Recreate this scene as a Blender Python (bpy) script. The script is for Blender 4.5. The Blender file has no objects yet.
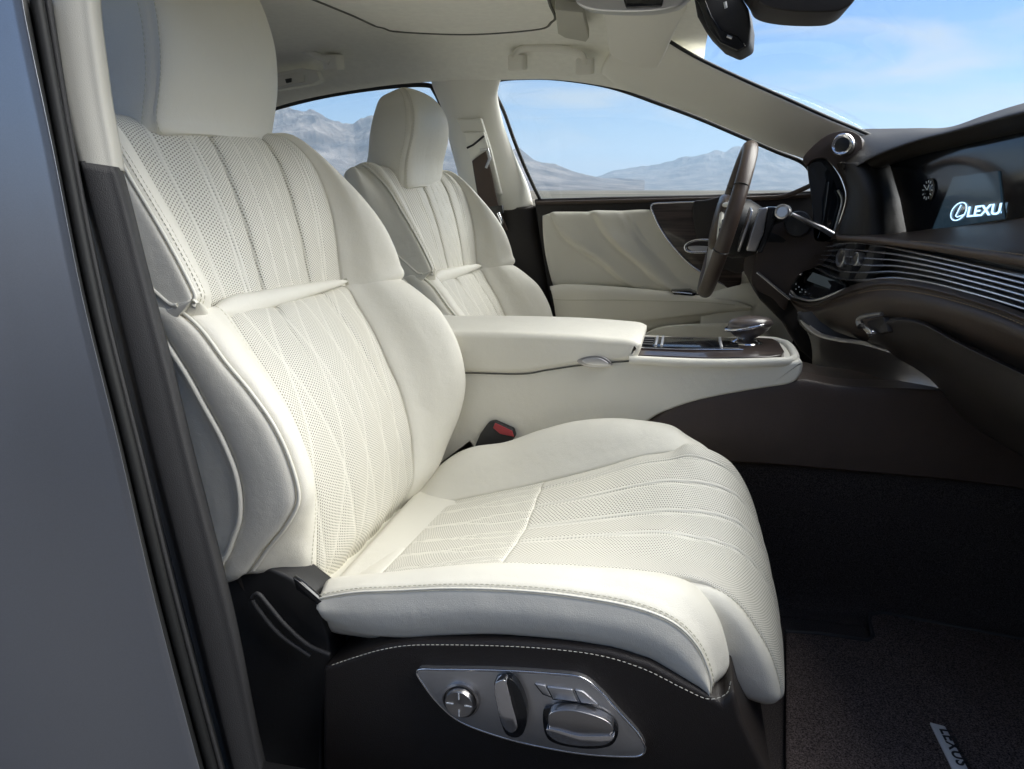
import bpy, bmesh, math, random
import numpy as np
from mathutils import Vector, Matrix
random.seed(7); np.random.seed(7)
SC = bpy.context.scene
COL = SC.collection

# ------------------------------------------------------------------ camera
FPX, W, H = 740.0, 1024, 769
PITCH, YAW = 0.25702436, 0.22857330
CAM = np.array([0.0, -0.85, 0.90])
Fv = np.array([-math.sin(YAW)*math.cos(PITCH), math.cos(YAW)*math.cos(PITCH), -math.sin(PITCH)])
Rv = np.array([math.cos(YAW), math.sin(YAW), 0.0]); Uv = np.cross(Rv, Fv)
cd = bpy.data.cameras.new("camera"); cam = bpy.data.objects.new("camera", cd); COL.objects.link(cam)
cd.sensor_fit = 'HORIZONTAL'; cd.sensor_width = 36.0; cd.lens = FPX*36.0/W
cd.clip_start = 0.02; cd.clip_end = 60000
cam.matrix_world = Matrix(((Rv[0], Uv[0], -Fv[0], CAM[0]), (Rv[1], Uv[1], -Fv[1], CAM[1]), (Rv[2], Uv[2], -Fv[2], CAM[2]), (0, 0, 0, 1)))
SC.camera = cam

# ------------------------------------------------------------------ light
SUN_EL, SUN_AZ = 43.0, 24.0          # azimuth measured from +X (car nose) towards +Y
SUN_STR, SUN_ANG, SKY_STR, EXPO = 3.9, 70.0, 0.060, 1.52
world = bpy.data.worlds.new("World"); SC.world = world; world.use_nodes = True
wn, wl = world.node_tree.nodes, world.node_tree.links
wn.clear()
wo = wn.new('ShaderNodeOutputWorld'); bg = wn.new('ShaderNodeBackground')
sky = wn.new('ShaderNodeTexSky'); sky.sky_type = 'NISHITA'; sky.sun_disc = False
sky.sun_elevation = math.radians(SUN_EL); sky.sun_rotation = math.radians(90-SUN_AZ)
sky.air_density = 1.0; sky.dust_density = 0.4; sky.ozone_density = 3.0; sky.altitude = 300
tc = wn.new('ShaderNodeTexCoord'); mp = wn.new('ShaderNodeMapping'); mp.inputs['Scale'].default_value = (1.0, 1.0, 5.5)
mp.inputs['Rotation'].default_value = (0.10, 0.06, 0.5)
wl.new(tc.outputs['Generated'], mp.inputs['Vector'])
nz = wn.new('ShaderNodeTexNoise'); nz.inputs['Scale'].default_value = 3.4; nz.inputs['Detail'].default_value = 7; nz.inputs['Roughness'].default_value = 0.55; nz.inputs['Distortion'].default_value = 0.6
wl.new(mp.outputs[0], nz.inputs['Vector'])
cr = wn.new('ShaderNodeMapRange'); cr.inputs['From Min'].default_value = 0.47; cr.inputs['From Max'].default_value = 0.66; cr.inputs['To Max'].default_value = 0.75
wl.new(nz.outputs['Fac'], cr.inputs['Value'])
mx = wn.new('ShaderNodeMixRGB'); mx.inputs['Color2'].default_value = (4.2, 4.45, 4.7, 1)
tn = wn.new('ShaderNodeMixRGB'); tn.blend_type = 'MULTIPLY'; tn.inputs['Fac'].default_value = 1; tn.inputs["Color2"].default_value = (0.44, 0.64, 0.88, 1)
wl.new(sky.outputs[0], tn.inputs['Color1']); sx = wn.new('ShaderNodeSeparateXYZ'); wl.new(tc.outputs['Generated'], sx.inputs[0])
hz_ = wn.new('ShaderNodeMapRange'); hz_.inputs['From Min'].default_value = 0.0; hz_.inputs['From Max'].default_value = 0.14; hz_.inputs['To Min'].default_value = 0.60; hz_.inputs['To Max'].default_value = 0.0
wl.new(sx.outputs['Z'], hz_.inputs['Value']); mxx = wn.new('ShaderNodeMath'); mxx.operation = 'ADD'; mxx.use_clamp = True
wl.new(cr.outputs[0], mxx.inputs[0]); wl.new(hz_.outputs[0], mxx.inputs[1]); wl.new(mxx.outputs[0], mx.inputs['Fac']); wl.new(tn.outputs[0], mx.inputs['Color1'])
wl.new(mx.outputs[0], bg.inputs['Color']); bg.inputs['Strength'].default_value = SKY_STR
wl.new(bg.outputs[0], wo.inputs['Surface'])
sd = bpy.data.lights.new("sun", 'SUN'); sd.energy = SUN_STR; sd.angle = math.radians(SUN_ANG); sd.color = (1.0, 0.955, 0.87)
sun = bpy.data.objects.new("sun", sd); COL.objects.link(sun)
el, az = math.radians(SUN_EL), math.radians(SUN_AZ)
sdir = Vector((math.cos(el)*math.cos(az), math.cos(el)*math.sin(az), math.sin(el)))
sun.rotation_euler = (-sdir).to_track_quat('-Z', 'Y').to_euler(); sun.location = sdir*30
SC.view_settings.view_transform = 'Standard'; SC.view_settings.look = 'None'
SC.view_settings.exposure = EXPO; SC.view_settings.gamma = 1.0
SC.render.resolution_x, SC.render.resolution_y = W, H
try:
    SC.cycles.max_bounces = 12; SC.cycles.diffuse_bounces = 9; SC.cycles.transparent_max_bounces = 12
    SC.cycles.sample_clamp_indirect = 6.0
except Exception: pass

# ------------------------------------------------------------------ helpers
def at(px, py, y=None, x=None, z=None, d=None):
    """world point behind a photo pixel at a chosen depth plane (y=, x=, z=, or the slanted dashboard plane offset d=)"""
    r = Fv + Rv*((px-W/2)/FPX) + Uv*((H/2-py)/FPX)
    if y is not None: t = (y-CAM[1])/r[1]
    elif x is not None: t = (x-CAM[0])/r[0]
    elif z is not None: t = (z-CAM[2])/r[2]
    else: t = (0.488+d - CAM[0]-0.194*CAM[1])/(r[0]+0.194*r[1])
    return CAM + r*t

def tag(o, label=None, cat=None, group=None, kind=None):
    if label: o['label'] = label
    if cat: o['category'] = cat
    if group: o['group'] = group
    if kind: o['kind'] = kind
    return o

def empty(name, loc, label, cat, group=None):
    o = bpy.data.objects.new(name, None); COL.objects.link(o); o.location = loc; o.empty_display_size = 0.05
    return tag(o, label, cat, group)

def link(name, me, mat, parent=None, smooth=True):
    me.materials.clear(); me.materials.append(mat)
    if smooth: me.polygons.foreach_set('use_smooth', [True]*len(me.polygons))
    o = bpy.data.objects.new(name, me); COL.objects.link(o)
    if parent is not None:
        o.parent = parent
        # geometry is written in world coordinates: cancel the ancestors' offsets
        off = Vector((0, 0, 0)); p = parent
        while p is not None: off += p.location; p = p.parent
        o.location = -off
    return o

def from_arrays(name, V, Fc, mat, parent=None, smooth=True, uv=None, attrs=None):
    me = bpy.data.meshes.new(name)
    me.from_pydata([tuple(v) for v in V], [], [tuple(int(i) for i in f) for f in Fc])
    if uv is not None:
        l = me.uv_layers.new(name='UVMap'); vi = np.zeros(len(me.loops), dtype=np.int32); me.loops.foreach_get('vertex_index', vi)
        l.data.foreach_set('uv', np.asarray(uv, dtype=np.float32)[vi].ravel())
    if attrs:
        for k, a in attrs.items():
            at_ = me.attributes.new(k, 'FLOAT', 'POINT'); at_.data.foreach_set('value', np.asarray(a, dtype=np.float32).ravel())
    me.update()
    return link(name, me, mat, parent, smooth)

def cr1(P, t, closed=False):
    """Catmull-Rom along axis 0; t is an array of float parameters"""
    P = np.asarray(P, float); n = len(P); t = np.asarray(t, float)
    i = np.clip(np.floor(t).astype(int), 0, n-2 if not closed else n-1); f = (t-i)
    sh = f.reshape(f.shape+(1,)*(P.ndim-1))
    if closed: g = lambda k: P[k % n]
    else:
        E = np.concatenate([[2*P[0]-P[1]], P, [2*P[-1]-P[-2]]]); g = lambda k: E[k+1]
    a, b, c, d = g(i-1), g(i), g(i+1), g(i+2)
    return 0.5*((2*b)+(-a+c)*sh+(2*a-5*b+4*c-d)*sh**2+(-a+3*b-3*c+d)*sh**3)

def curve(P, n=60, closed=False):
    P = np.asarray(P, float)
    return cr1(P, np.linspace(0, len(P)-(0 if closed else 1), n, endpoint=not closed), closed)

class Surf:
    """bicubic surface through a control net [rows][cols] of 3-D points"""
    def __init__(s, net): s.N = np.asarray(net, float); s.nr, s.nc = s.N.shape[:2]
    def ev(s, A, B):
        """A,B arrays same shape -> points"""
        shp = A.shape; a = A.ravel(); b = B.ravel()
        i = np.clip(np.floor(a).astype(int), 0, s.nr-2); f = (a-i)[:, None, None]
        E = np.concatenate([[2*s.N[0]-s.N[1]], s.N, [2*s.N[-1]-s.N[-2]]])
        p0, p1, p2, p3 = E[i], E[i+1], E[i+2], E[i+3]
        R = 0.5*((2*p1)+(-p0+p2)*f+(2*p0-5*p1+4*p2-p3)*f**2+(-p0+3*p1-3*p2+p3)*f**3)      # (k,nc,3)
        j = np.clip(np.floor(b).astype(int), 0, s.nc-2); g = (b-j)[:, None]
        R = np.concatenate([2*R[:, :1]-R[:, 1:2], R, 2*R[:, -1:]-R[:, -2:-1]], axis=1); k = np.arange(len(b))
        q0, q1, q2, q3 = R[k, j], R[k, j+1], R[k, j+2], R[k, j+3]
        Q = 0.5*((2*q1)+(-q0+q2)*g+(2*q0-5*q1+4*q2-q3)*g**2+(-q0+3*q1-3*q2+q3)*g**3)
        return Q.reshape(shp+(3,))
    def nrm(s, A, B, flip=1):
        e = 0.02
        da = s.ev(np.minimum(A+e, s.nr-1), B)-s.ev(np.maximum(A-e, 0), B)
        db = s.ev(A, np.minimum(B+e, s.nc-1))-s.ev(A, np.maximum(B-e, 0))
        n = np.cross(da, db); l = np.linalg.norm(n, axis=-1, keepdims=True); return flip*n/np.maximum(l, 1e-9)

def grid_faces(n, m):
    a = np.arange(n*m).reshape(n, m)
    return np.stack([a[:-1, :-1], a[:-1, 1:], a[1:, 1:], a[1:, :-1]], -1).reshape(-1, 4)

def panel(name, S, a0, a1, b0, b1, mat, parent=None, na=80, nb=80, flip=1, edge=0.005, rad=0.006, edges='abAB', relief=None, puff=0.0, perf=None, lift=0.0, thick=0.006):
    """a sewn panel: sub-patch of S with edges pulled down into the seams; closed with a hidden skirt so that it has thickness.
       a0,a1,b0,b1 numbers or functions of the other parameter (0..1)"""
    w = np.linspace(0, 1, na)[:, None]*np.ones((1, nb)); s = np.linspace(0, 1, nb)[None, :]*np.ones((na, 1))
    fv = lambda q, x: q(x) if callable(q) else q+0*x
    A = fv(a0, s)+(fv(a1, s)-fv(a0, s))*w
    B = fv(b0, w)+(fv(b1, w)-fv(b0, w))*s
    A = np.clip(A, 0, S.nr-1); B = np.clip(B, 0, S.nc-1)
    P = S.ev(A, B); N = S.nrm(A, B, flip)
    # distances in metres along both directions
    da = np.concatenate([np.zeros((1, nb)), np.cumsum(np.linalg.norm(np.diff(P, axis=0), axis=-1), 0)], 0)
    db = np.concatenate([np.zeros((na, 1)), np.cumsum(np.linalg.norm(np.diff(P, axis=1), axis=-1), 1)], 1)
    La, Lb = da[-1:, :], db[:, -1:]
    big = 9.0
    dist = np.minimum.reduce([da if 'a' in edges else big+0*da, La-da if 'A' in edges else big+0*da, db if 'b' in edges else big+0*db, Lb-db if 'B' in edges else big+0*db])
    disp = -edge*np.exp(-(np.maximum(dist, 0)/rad)**1.3) + lift
    if puff: disp = disp+puff*np.sin(np.pi*w)**0.6*np.sin(np.pi*s)**0.6
    pf = np.ones_like(w)
    if perf: pf = np.clip((dist-0.0004)/0.0008, 0, 1)
    if relief is not None:
        r, m = relief(w, s, np.mean(La), np.mean(Lb)); disp = disp+r; pf = pf*m
    P = P+N*disp[..., None]
    uu = db*0+0; uu = (s-0.5)*np.mean(Lb) if perf is None or perf != 'true' else db
    UV = np.stack([uu, w*np.mean(La)], -1)
    # skirt
    Q = P.copy()
    V = [P.reshape(-1, 3)]; Fc = [grid_faces(na, nb)]
    idx = np.arange(na*nb).reshape(na, nb)
    loop = np.concatenate([idx[0, :], idx[1:, -1], idx[-1, -2::-1], idx[-2:0:-1, 0]])
    sk = P.reshape(-1, 3)[loop]-N.reshape(-1, 3)[loop]*thick
    off = na*nb; k = len(loop); V.append(sk)
    j = np.arange(k); Fc.append(np.stack([loop, off+j, off+(j+1) % k, loop[(j+1) % k]], -1))
    V = np.concatenate(V); Fc = np.concatenate(Fc)
    if flip < 0: pass
    else: pass
    uvs = np.concatenate([UV.reshape(-1, 2), UV.reshape(-1, 2)[loop]]); pfa = np.concatenate([pf.ravel(), 0*loop])
    Fc = Fc[:, ::-1] if flip < 0 else Fc
    # surface faces use winding (a then b): normal = da x db -> matches flip=+1 when reversed
    Fc = Fc[:, ::-1]
    return from_arrays(name, V, Fc, mat, parent, uv=uvs, attrs={'perf': pfa})

def sheet(name, S, mat, parent=None, na=60, nb=60, flip=1, thick=0.004, a=(0, None), b=(0, None)):
    return panel(name, S, a[0], S.nr-1 if a[1] is None else a[1], b[0], S.nc-1 if b[1] is None else b[1], mat, parent, na, nb, flip, edge=0, edges='', thick=thick)

def frames(P, closed=False):
    P = np.asarray(P, float); n = len(P)
    if closed: T = np.roll(P, -1, 0)-np.roll(P, 1, 0)
    else: T = np.gradient(P, axis=0)
    T /= np.maximum(np.linalg.norm(T, axis=1, keepdims=True), 1e-9)
    up = np.array([0.13, 0.31, 0.94]);
    if abs(T[0]@up) > .9: up = np.array([0.9, 0.3, 0.1])
    U = up-T[0]*(T[0]@up); U /= np.linalg.norm(U); us = [U]
    for i in range(1, n):
        U = us[-1]-T[i]*(us[-1]@T[i]); U /= np.linalg.norm(U); us.append(U)
    Us = np.array(us); return T, Us, np.cross(T, Us)

def tube_arr(P, r, seg=10, closed=False, rz=None):
    T, U, B = frames(P, closed); P = np.asarray(P, float); n = len(P)
    r = np.broadcast_to(np.asarray(r, float), (n,)); a = np.linspace(0, 2*math.pi, seg, endpoint=False)
    k = 1.0 if rz is None else rz
    V = (P[:, None, :]+U[:, None, :]*(np.cos(a)[None, :, None]*r[:, None, None])+B[:, None, :]*(np.sin(a)[None, :, None]*r[:, None, None]*k)).reshape(-1, 3)
    Fc = []
    for i in range(n if closed else n-1):
        for j in range(seg):
            i2 = (i+1) % n; j2 = (j+1) % seg
            Fc.append((i*seg+j, i*seg+j2, i2*seg+j2, i2*seg+j))
    F2 = []
    if not closed: F2 = [tuple(range(seg))[::-1], tuple(range((n-1)*seg, n*seg))]
    return V, Fc, F2

def build(name, pieces, mat, parent=None, smooth=True, bevel=0.0, segs=3, angle=35):
    """pieces: list of (V, F) -> one mesh object"""
    vs, fs, o = [], [], 0
    for V, Fc in pieces:
        vs += [tuple(v) for v in V]; fs += [tuple(i+o for i in f) for f in Fc]; o += len(V)
    me = bpy.data.meshes.new(name); me.from_pydata(vs, [], fs)
    bm = bmesh.new(); bm.from_mesh(me); bmesh.ops.recalc_face_normals(bm, faces=bm.faces)
    if bevel > 0:
        es = [e for e in bm.edges if len(e.link_faces) == 2 and e.calc_face_angle(0) > math.radians(angle)]
        if es: bmesh.ops.bevel(bm, geom=es, offset=bevel, segments=segs, profile=0.5, affect='EDGES', clamp_overlap=True)
    bm.to_mesh(me); bm.free()
    ob = link(name, me, mat, parent, smooth)
    if smooth:
        try: me.set_sharp_from_angle(angle=math.radians(50))
        except Exception: pass
    return ob

def tube(name, P, r, mat, parent=None, seg=12, closed=False, rz=None):
    V, a, b = tube_arr(P, r, seg, closed, rz)
    return build(name, [(V, list(a)+list(b))], mat, parent)

def prism_arr(P, off):
    """closed outline P (n,3) extruded by vector off"""
    P = np.asarray(P, float); n = len(P); off = np.asarray(off, float)
    V = np.concatenate([P, P+off]); Fc = [tuple(range(n)), tuple(range(2*n-1, n-1, -1))]
    for i in range(n): j = (i+1) % n; Fc.append((j, i, n+i, n+j))
    return V, Fc
def prism(name, P, off, mat, parent=None, bevel=0.002, segs=3, smooth=True, angle=35):
    return build(name, [prism_arr(P, off)], mat, parent, smooth, bevel, segs, angle)

def box_arr(c, s, R=None):
    c = np.asarray(c, float); s = np.asarray(s, float)/2
    V = np.array([(x, y, z) for x in (-1, 1) for y in (-1, 1) for z in (-1, 1)])*s
    if R is not None: V = V@np.asarray(R).T
    return V+c, [(0, 1, 3, 2), (4, 6, 7, 5), (0, 4, 5, 1), (2, 3, 7, 6), (0, 2, 6, 4), (1, 5, 7, 3)]

def lathe_arr(c, axis, prof, seg=40):
    """prof list of (h, r) along axis"""
    c = np.asarray(c, float); ax = np.asarray(axis, float); ax /= np.linalg.norm(ax)
    u = np.cross(ax, [0.3, 0.2, 0.9]); u /= np.linalg.norm(u); v = np.cross(ax, u); a = np.linspace(0, 2*math.pi, seg, endpoint=False)
    V = []
    for h, r in prof:
        for t in a: V.append(c+ax*h+(u*math.cos(t)+v*math.sin(t))*r)
    Fc = []; n = len(prof)
    for i in range(n-1):
        for j in range(seg): Fc.append((i*seg+j, i*seg+(j+1) % seg, (i+1)*seg+(j+1) % seg, (i+1)*seg+j))
    Fc.append(tuple(range(seg))[::-1]); Fc.append(tuple(range((n-1)*seg, n*seg)))
    return np.array(V), Fc

def rprism(name, P, off, mat, parent=None, r=.01, k=7):
    """closed outline extruded by off, with truly rounded rims of radius r"""
    P = np.asarray(P, float); off = np.asarray(off, float); L = np.linalg.norm(off); ax = off/L; n = len(P)
    T = np.roll(P, -1, 0)-np.roll(P, 1, 0); T /= np.maximum(np.linalg.norm(T, axis=1, keepdims=True), 1e-9)
    N = np.cross(T, ax); c = P.mean(0)
    nxt = np.roll(P, -1, 0); area = np.sum(np.cross(P-c, nxt-c), axis=0)@ax
    if area < 0: N = -N            # N points outwards
    rings = []
    for i in range(k+1): a = math.pi/2*i/k; rings.append(P-N*r*(1-math.sin(a))+ax*r*(1-math.cos(a)))
    for i in range(k, -1, -1): a = math.pi/2*i/k; rings.append(P-N*r*(1-math.sin(a))+ax*(L-r*(1-math.cos(a))))
    m = len(rings); V = np.concatenate(rings); Fc = []
    for i in range(m-1):
        for j in range(n): Fc.append((i*n+j, i*n+(j+1) % n, (i+1)*n+(j+1) % n, (i+1)*n+j))
    Fc += [tuple(range(n))[::-1], tuple(range((m-1)*n, m*n))]
    return build(name, [(V, Fc)], mat, parent)

def stitches(name, P, mat, parent, L=0.0048, gap=0.0026, r=0.0009, off=None):
    P = np.asarray(P, float)
    d = np.concatenate([[0], np.cumsum(np.linalg.norm(np.diff(P, axis=0), axis=1))]); tot = d[-1]
    if off is not None: P = P+off
    pcs = []; s = 0
    while s+L < tot:
        q = np.array([[np.interp(t, d, P[:, k]) for k in range(3)] for t in (s, s+L*.5, s+L)])
        V, a, b = tube_arr(q, [r*.7, r, r*.7], 5); pcs.append((V, list(a)+list(b))); s += L+gap
    return build(name, pcs, mat, parent)

def textobj(name, body, size, p, ux, uy, mat, parent, depth=0.0004, shear=0.0, spacing=1.0):
    c = bpy.data.curves.new(name, 'FONT'); c.body = body; c.size = size; c.extrude = depth; c.shear = shear; c.space_character = spacing; c.offset = 0.0006*size/0.03
    t = bpy.data.objects.new(name, c); COL.objects.link(t)
    dg = bpy.context.evaluated_depsgraph_get(); me = bpy.data.meshes.new_from_object(t.evaluated_get(dg)); bpy.data.objects.remove(t)
    ux = np.asarray(ux, float); ux /= np.linalg.norm(ux); uy = np.asarray(uy, float); uy -= ux*(ux@uy); uy /= np.linalg.norm(uy); n = np.cross(ux, uy)
    M = Matrix([[ux[i], uy[i], n[i], p[i]] for i in range(3)]+[[0, 0, 0, 1]]); me.transform(M); me.name = name
    return link(name, me, mat, parent, smooth=False)

# ------------------------------------------------------------------ materials
def mat(name, col, rough=0.5, metal=0.0, spec=0.5, bump=None, noise=None, coat=0.0, sheen=0.0, emit=None):
    m = bpy.data.materials.new(name); m.use_nodes = True; n, l = m.node_tree.nodes, m.node_tree.links
    b = n['Principled BSDF']; b.inputs['Base Color'].default_value = (*col, 1); b.inputs['Roughness'].default_value = rough
    b.inputs['Metallic'].default_value = metal; b.inputs['Specular IOR Level'].default_value = spec; b.inputs['Coat Weight'].default_value = coat
    b.inputs['Coat Roughness'].default_value = 0.06
    if sheen: b.inputs['Sheen Weight'].default_value = sheen; b.inputs['Sheen Roughness'].default_value = 0.4
    if emit: b.inputs['Emission Color'].default_value = (*emit[0], 1); b.inputs['Emission Strength'].default_value = emit[1]
    t = n.new('ShaderNodeTexCoord')
    if noise:   # (scale, amount) mottling of the material's own colour
        q = n.new('ShaderNodeTexNoise'); q.inputs['Scale'].default_value = noise[0]; q.inputs['Detail'].default_value = 5
        l.new(t.outputs['Object'], q.inputs['Vector'])
        r = n.new('ShaderNodeMapRange'); r.inputs['From Min'].default_value = .3; r.inputs['From Max'].default_value = .7
        r.inputs['To Min'].default_value = 1-noise[1]; r.inputs['To Max'].default_value = 1+noise[1]; l.new(q.outputs['Fac'], r.inputs['Value'])
        v = n.new('ShaderNodeVectorMath'); v.operation = 'SCALE'; v.inputs[0].default_value = col; l.new(r.outputs[0], v.inputs['Scale'])
        l.new(v.outputs[0], b.inputs['Base Color'])
    if bump:    # list of (kind, scale, distance)
        last = None
        for kind, sc, dist in bump:
            if kind == 'v': q = n.new('ShaderNodeTexVoronoi'); q.inputs['Scale'].default_value = sc; out = q.outputs['Distance']
            else: q = n.new('ShaderNodeTexNoise'); q.inputs['Scale'].default_value = sc; q.inputs['Detail'].default_value = 4; out = q.outputs['Fac']
            l.new(t.outputs['Object'], q.inputs['Vector'])
            bp = n.new('ShaderNodeBump'); bp.inputs['Distance'].default_value = dist; bp.inputs['Strength'].default_value = 1.0
            l.new(out, bp.inputs['Height'])
            if last: l.new(last.outputs[0], bp.inputs['Normal'])
            last = bp
        l.new(last.outputs[0], b.inputs['Normal'])
    return m

CREAM = (0.77, 0.745, 0.66)
def perforated(name, col, pitch=0.0040, hole=0.235):
    m = mat(name, col, 0.5, spec=0.4); n, l = m.node_tree.nodes, m.node_tree.links; b = n['Principled BSDF']
    uv = n.new('ShaderNodeUVMap'); uv.uv_map = 'UVMap'
    def cell(ox, oy):
        a = n.new('ShaderNodeVectorMath'); a.operation = 'MULTIPLY_ADD'; a.inputs[1].default_value = (1/(pitch*1.732), 1/pitch, 0); a.inputs[2].default_value = (ox+50, oy+50, 0)
        l.new(uv.outputs[0], a.inputs[0])
        f = n.new('ShaderNodeVectorMath'); f.operation = 'FRACTION'; l.new(a.outputs[0], f.inputs[0])
        s = n.new('ShaderNodeVectorMath'); s.operation = 'SUBTRACT'; s.inputs[1].default_value = (.5, .5, 0); l.new(f.outputs[0], s.inputs[0])
        k = n.new('ShaderNodeVectorMath'); k.operation = 'MULTIPLY'; k.inputs[1].default_value = (1.732, 1, 0); l.new(s.outputs[0], k.inputs[0])
        d = n.new('ShaderNodeVectorMath'); d.operation = 'LENGTH'; l.new(k.outputs[0], d.inputs[0]); return d
    d1, d2 = cell(0, 0), cell(.5, .5)
    mn = n.new('ShaderNodeMath'); mn.operation = 'MINIMUM'; l.new(d1.outputs['Value'], mn.inputs[0]); l.new(d2.outputs['Value'], mn.inputs[1])
    r = n.new('ShaderNodeMapRange'); r.inputs['From Min'].default_value = hole-.06; r.inputs['From Max'].default_value = hole+.06; r.inputs['To Min'].default_value = 1; r.inputs['To Max'].default_value = 0
    l.new(mn.outputs[0], r.inputs['Value'])
    at_ = n.new('ShaderNodeAttribute'); at_.attribute_name = 'perf'
    mu = n.new('ShaderNodeMath'); mu.operation = 'MULTIPLY'; l.new(r.outputs[0], mu.inputs[0]); l.new(at_.outputs['Fac'], mu.inputs[1])
    mixc = n.new('ShaderNodeMixRGB'); mixc.inputs['Color1'].default_value = (*col, 1); mixc.inputs['Color2'].default_value = (0.24, 0.22, 0.17, 1)
    l.new(mu.outputs[0], mixc.inputs['Fac']); l.new(mixc.outputs[0], b.inputs['Base Color'])
    inv = n.new('ShaderNodeMath'); inv.operation = 'SUBTRACT'; inv.inputs[0].default_value = 1; l.new(mu.outputs[0], inv.inputs[1])
    bp = n.new('ShaderNodeBump'); bp.inputs['Distance'].default_value = 0.0006; l.new(inv.outputs[0], bp.inputs['Height'])
    l.new(bp.outputs[0], b.inputs['Normal'])
    return m

M = {}
M['cream'] = mat('cream_leather', CREAM, 0.45, spec=0.45, bump=[('v', 900, 0.0003), ('n', 10, 0.005), ('n', 60, 0.0003)], noise=(3, .025))
M['cream_perf'] = perforated('perforated_cream_leather', CREAM)
M['thread'] = mat('cream_thread', (0.62, 0.60, 0.50), 0.7)
M['thread_light'] = mat('pale_thread', (0.75, 0.72, 0.62), 0.6)
M['piping'] = mat('cream_piping', (0.76, 0.74, 0.66), 0.4)
M['cream_trim'] = mat('cream_moulded_trim', (0.83, 0.815, 0.74), 0.55, bump=[('v', 1200, 0.0002)])
M['headliner'] = mat('headliner_cloth', (0.88, 0.87, 0.80), 0.95, spec=0.1, bump=[('n', 900, 0.0006)], noise=(60, .03))
M['brown'] = mat('brown_leather', (0.055, 0.037, 0.028), 0.42, spec=0.5, bump=[('v', 700, 0.0004)], noise=(20, .08))
M['brown_light'] = mat('brown_bronze_leather', (0.095, 0.064, 0.043), 0.40, spec=0.55, bump=[('v', 700, 0.0004)], noise=(20, .08))
M['brown_plastic'] = mat('dark_brown_plastic', (0.020, 0.0155, 0.0135), 0.5, bump=[('v', 900, 0.0003)])
M['black'] = mat('black_plastic', (0.012, 0.012, 0.013), 0.45, bump=[('v', 900, 0.0002)])
M['char'] = mat('charcoal_trim', (0.022, 0.022, 0.024), 0.6, bump=[('v', 1000, 0.0003)])
M['rubber'] = mat('rubber_seal', (0.006, 0.0065, 0.007), 0.55)
M['gloss'] = mat('gloss_black_panel', (0.006, 0.007, 0.009), 0.12, spec=0.5, coat=0.3)
M['chrome'] = mat('polished_metal', (0.78, 0.78, 0.80), 0.12, metal=1.0)
M['satin'] = mat('satin_metal', (0.66, 0.66, 0.67), 0.42, metal=1.0, bump=[('n', 300, 0.0002)])
M['darkmetal'] = mat('dark_brushed_metal', (0.45, 0.44, 0.44), 0.30, metal=1.0)
M['paint'] = mat('silver_blue_paint', (0.40, 0.42, 0.46), 0.30, metal=0.85, coat=0.2, noise=(900, .05))
M['red'] = mat('red_button', (0.35, 0.03, 0.04), 0.4)
M['white'] = mat('white_print', (0.75, 0.78, 0.8), 0.5)
M['glow'] = mat('screen_lettering', (0.5, 0.7, 0.85), 0.4, emit=((0.42, 0.70, 1.0), .7))
M['webbing'] = mat('brown_belt_webbing', (0.075, 0.052, 0.042), 0.7, bump=[('n', 500, 0.0006)])
M['pewter'] = mat('pewter_badge', (0.72, 0.73, 0.75), 0.45, metal=0.4)

def carpet(name, c1, c2, sc=900, d=0.002):
    m = mat(name, c1, 0.95, spec=0.1); n, l = m.node_tree.nodes, m.node_tree.links; b = n['Principled BSDF']
    t = n.new('ShaderNodeTexCoord'); q = n.new('ShaderNodeTexNoise'); q.inputs['Scale'].default_value = sc; q.inputs['Detail'].default_value = 6; q.inputs['Roughness'].default_value = .8
    l.new(t.outputs['Object'], q.inputs['Vector']); r = n.new('ShaderNodeValToRGB'); r.color_ramp.elements[0].position = .42; r.color_ramp.elements[1].position = .68
    r.color_ramp.elements[0].color = (*c1, 1); r.color_ramp.elements[1].color = (*c2, 1); l.new(q.outputs['Fac'], r.inputs[0]); l.new(r.outputs[0], b.inputs['Base Color'])
    bp = n.new('ShaderNodeBump'); bp.inputs['Distance'].default_value = d; l.new(q.outputs['Fac'], bp.inputs['Height']); l.new(bp.outputs[0], b.inputs['Normal']); return m
M['carpet'] = carpet('dark_carpet', (0.016, 0.014, 0.014), (0.13, 0.11, 0.105), 600)
M['mat'] = carpet('floor_mat_pile', (0.020, 0.015, 0.014), (0.26, 0.205, 0.19), 420, .003)

def wood(name, c1, c2, rot=(0, 0, 0)):
    m = mat(name, c1, 0.28, coat=0.5); n, l = m.node_tree.nodes, m.node_tree.links; b = n['Principled BSDF']
    t = n.new('ShaderNodeTexCoord'); mp_ = n.new('ShaderNodeMapping'); mp_.inputs['Scale'].default_value = (3, 60, 60); mp_.inputs['Rotation'].default_value = rot
    l.new(t.outputs['Object'], mp_.inputs['Vector']); q = n.new('ShaderNodeTexNoise'); q.inputs['Scale'].default_value = 2.2; q.inputs['Detail'].default_value = 6; q.inputs['Distortion'].default_value = .5
    l.new(mp_.outputs[0], q.inputs['Vector']); r = n.new('ShaderNodeValToRGB'); r.color_ramp.elements[0].position = .35; r.color_ramp.elements[1].position = .72
    r.color_ramp.elements[0].color = (*c1, 1); r.color_ramp.elements[1].color = (*c2, 1); l.new(q.outputs['Fac'], r.inputs[0]); l.new(r.outputs[0], b.inputs['Base Color']); return m
M['wood'] = wood('dark_walnut_veneer', (0.016, 0.011, 0.010), (0.095, 0.070, 0.060))

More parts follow.
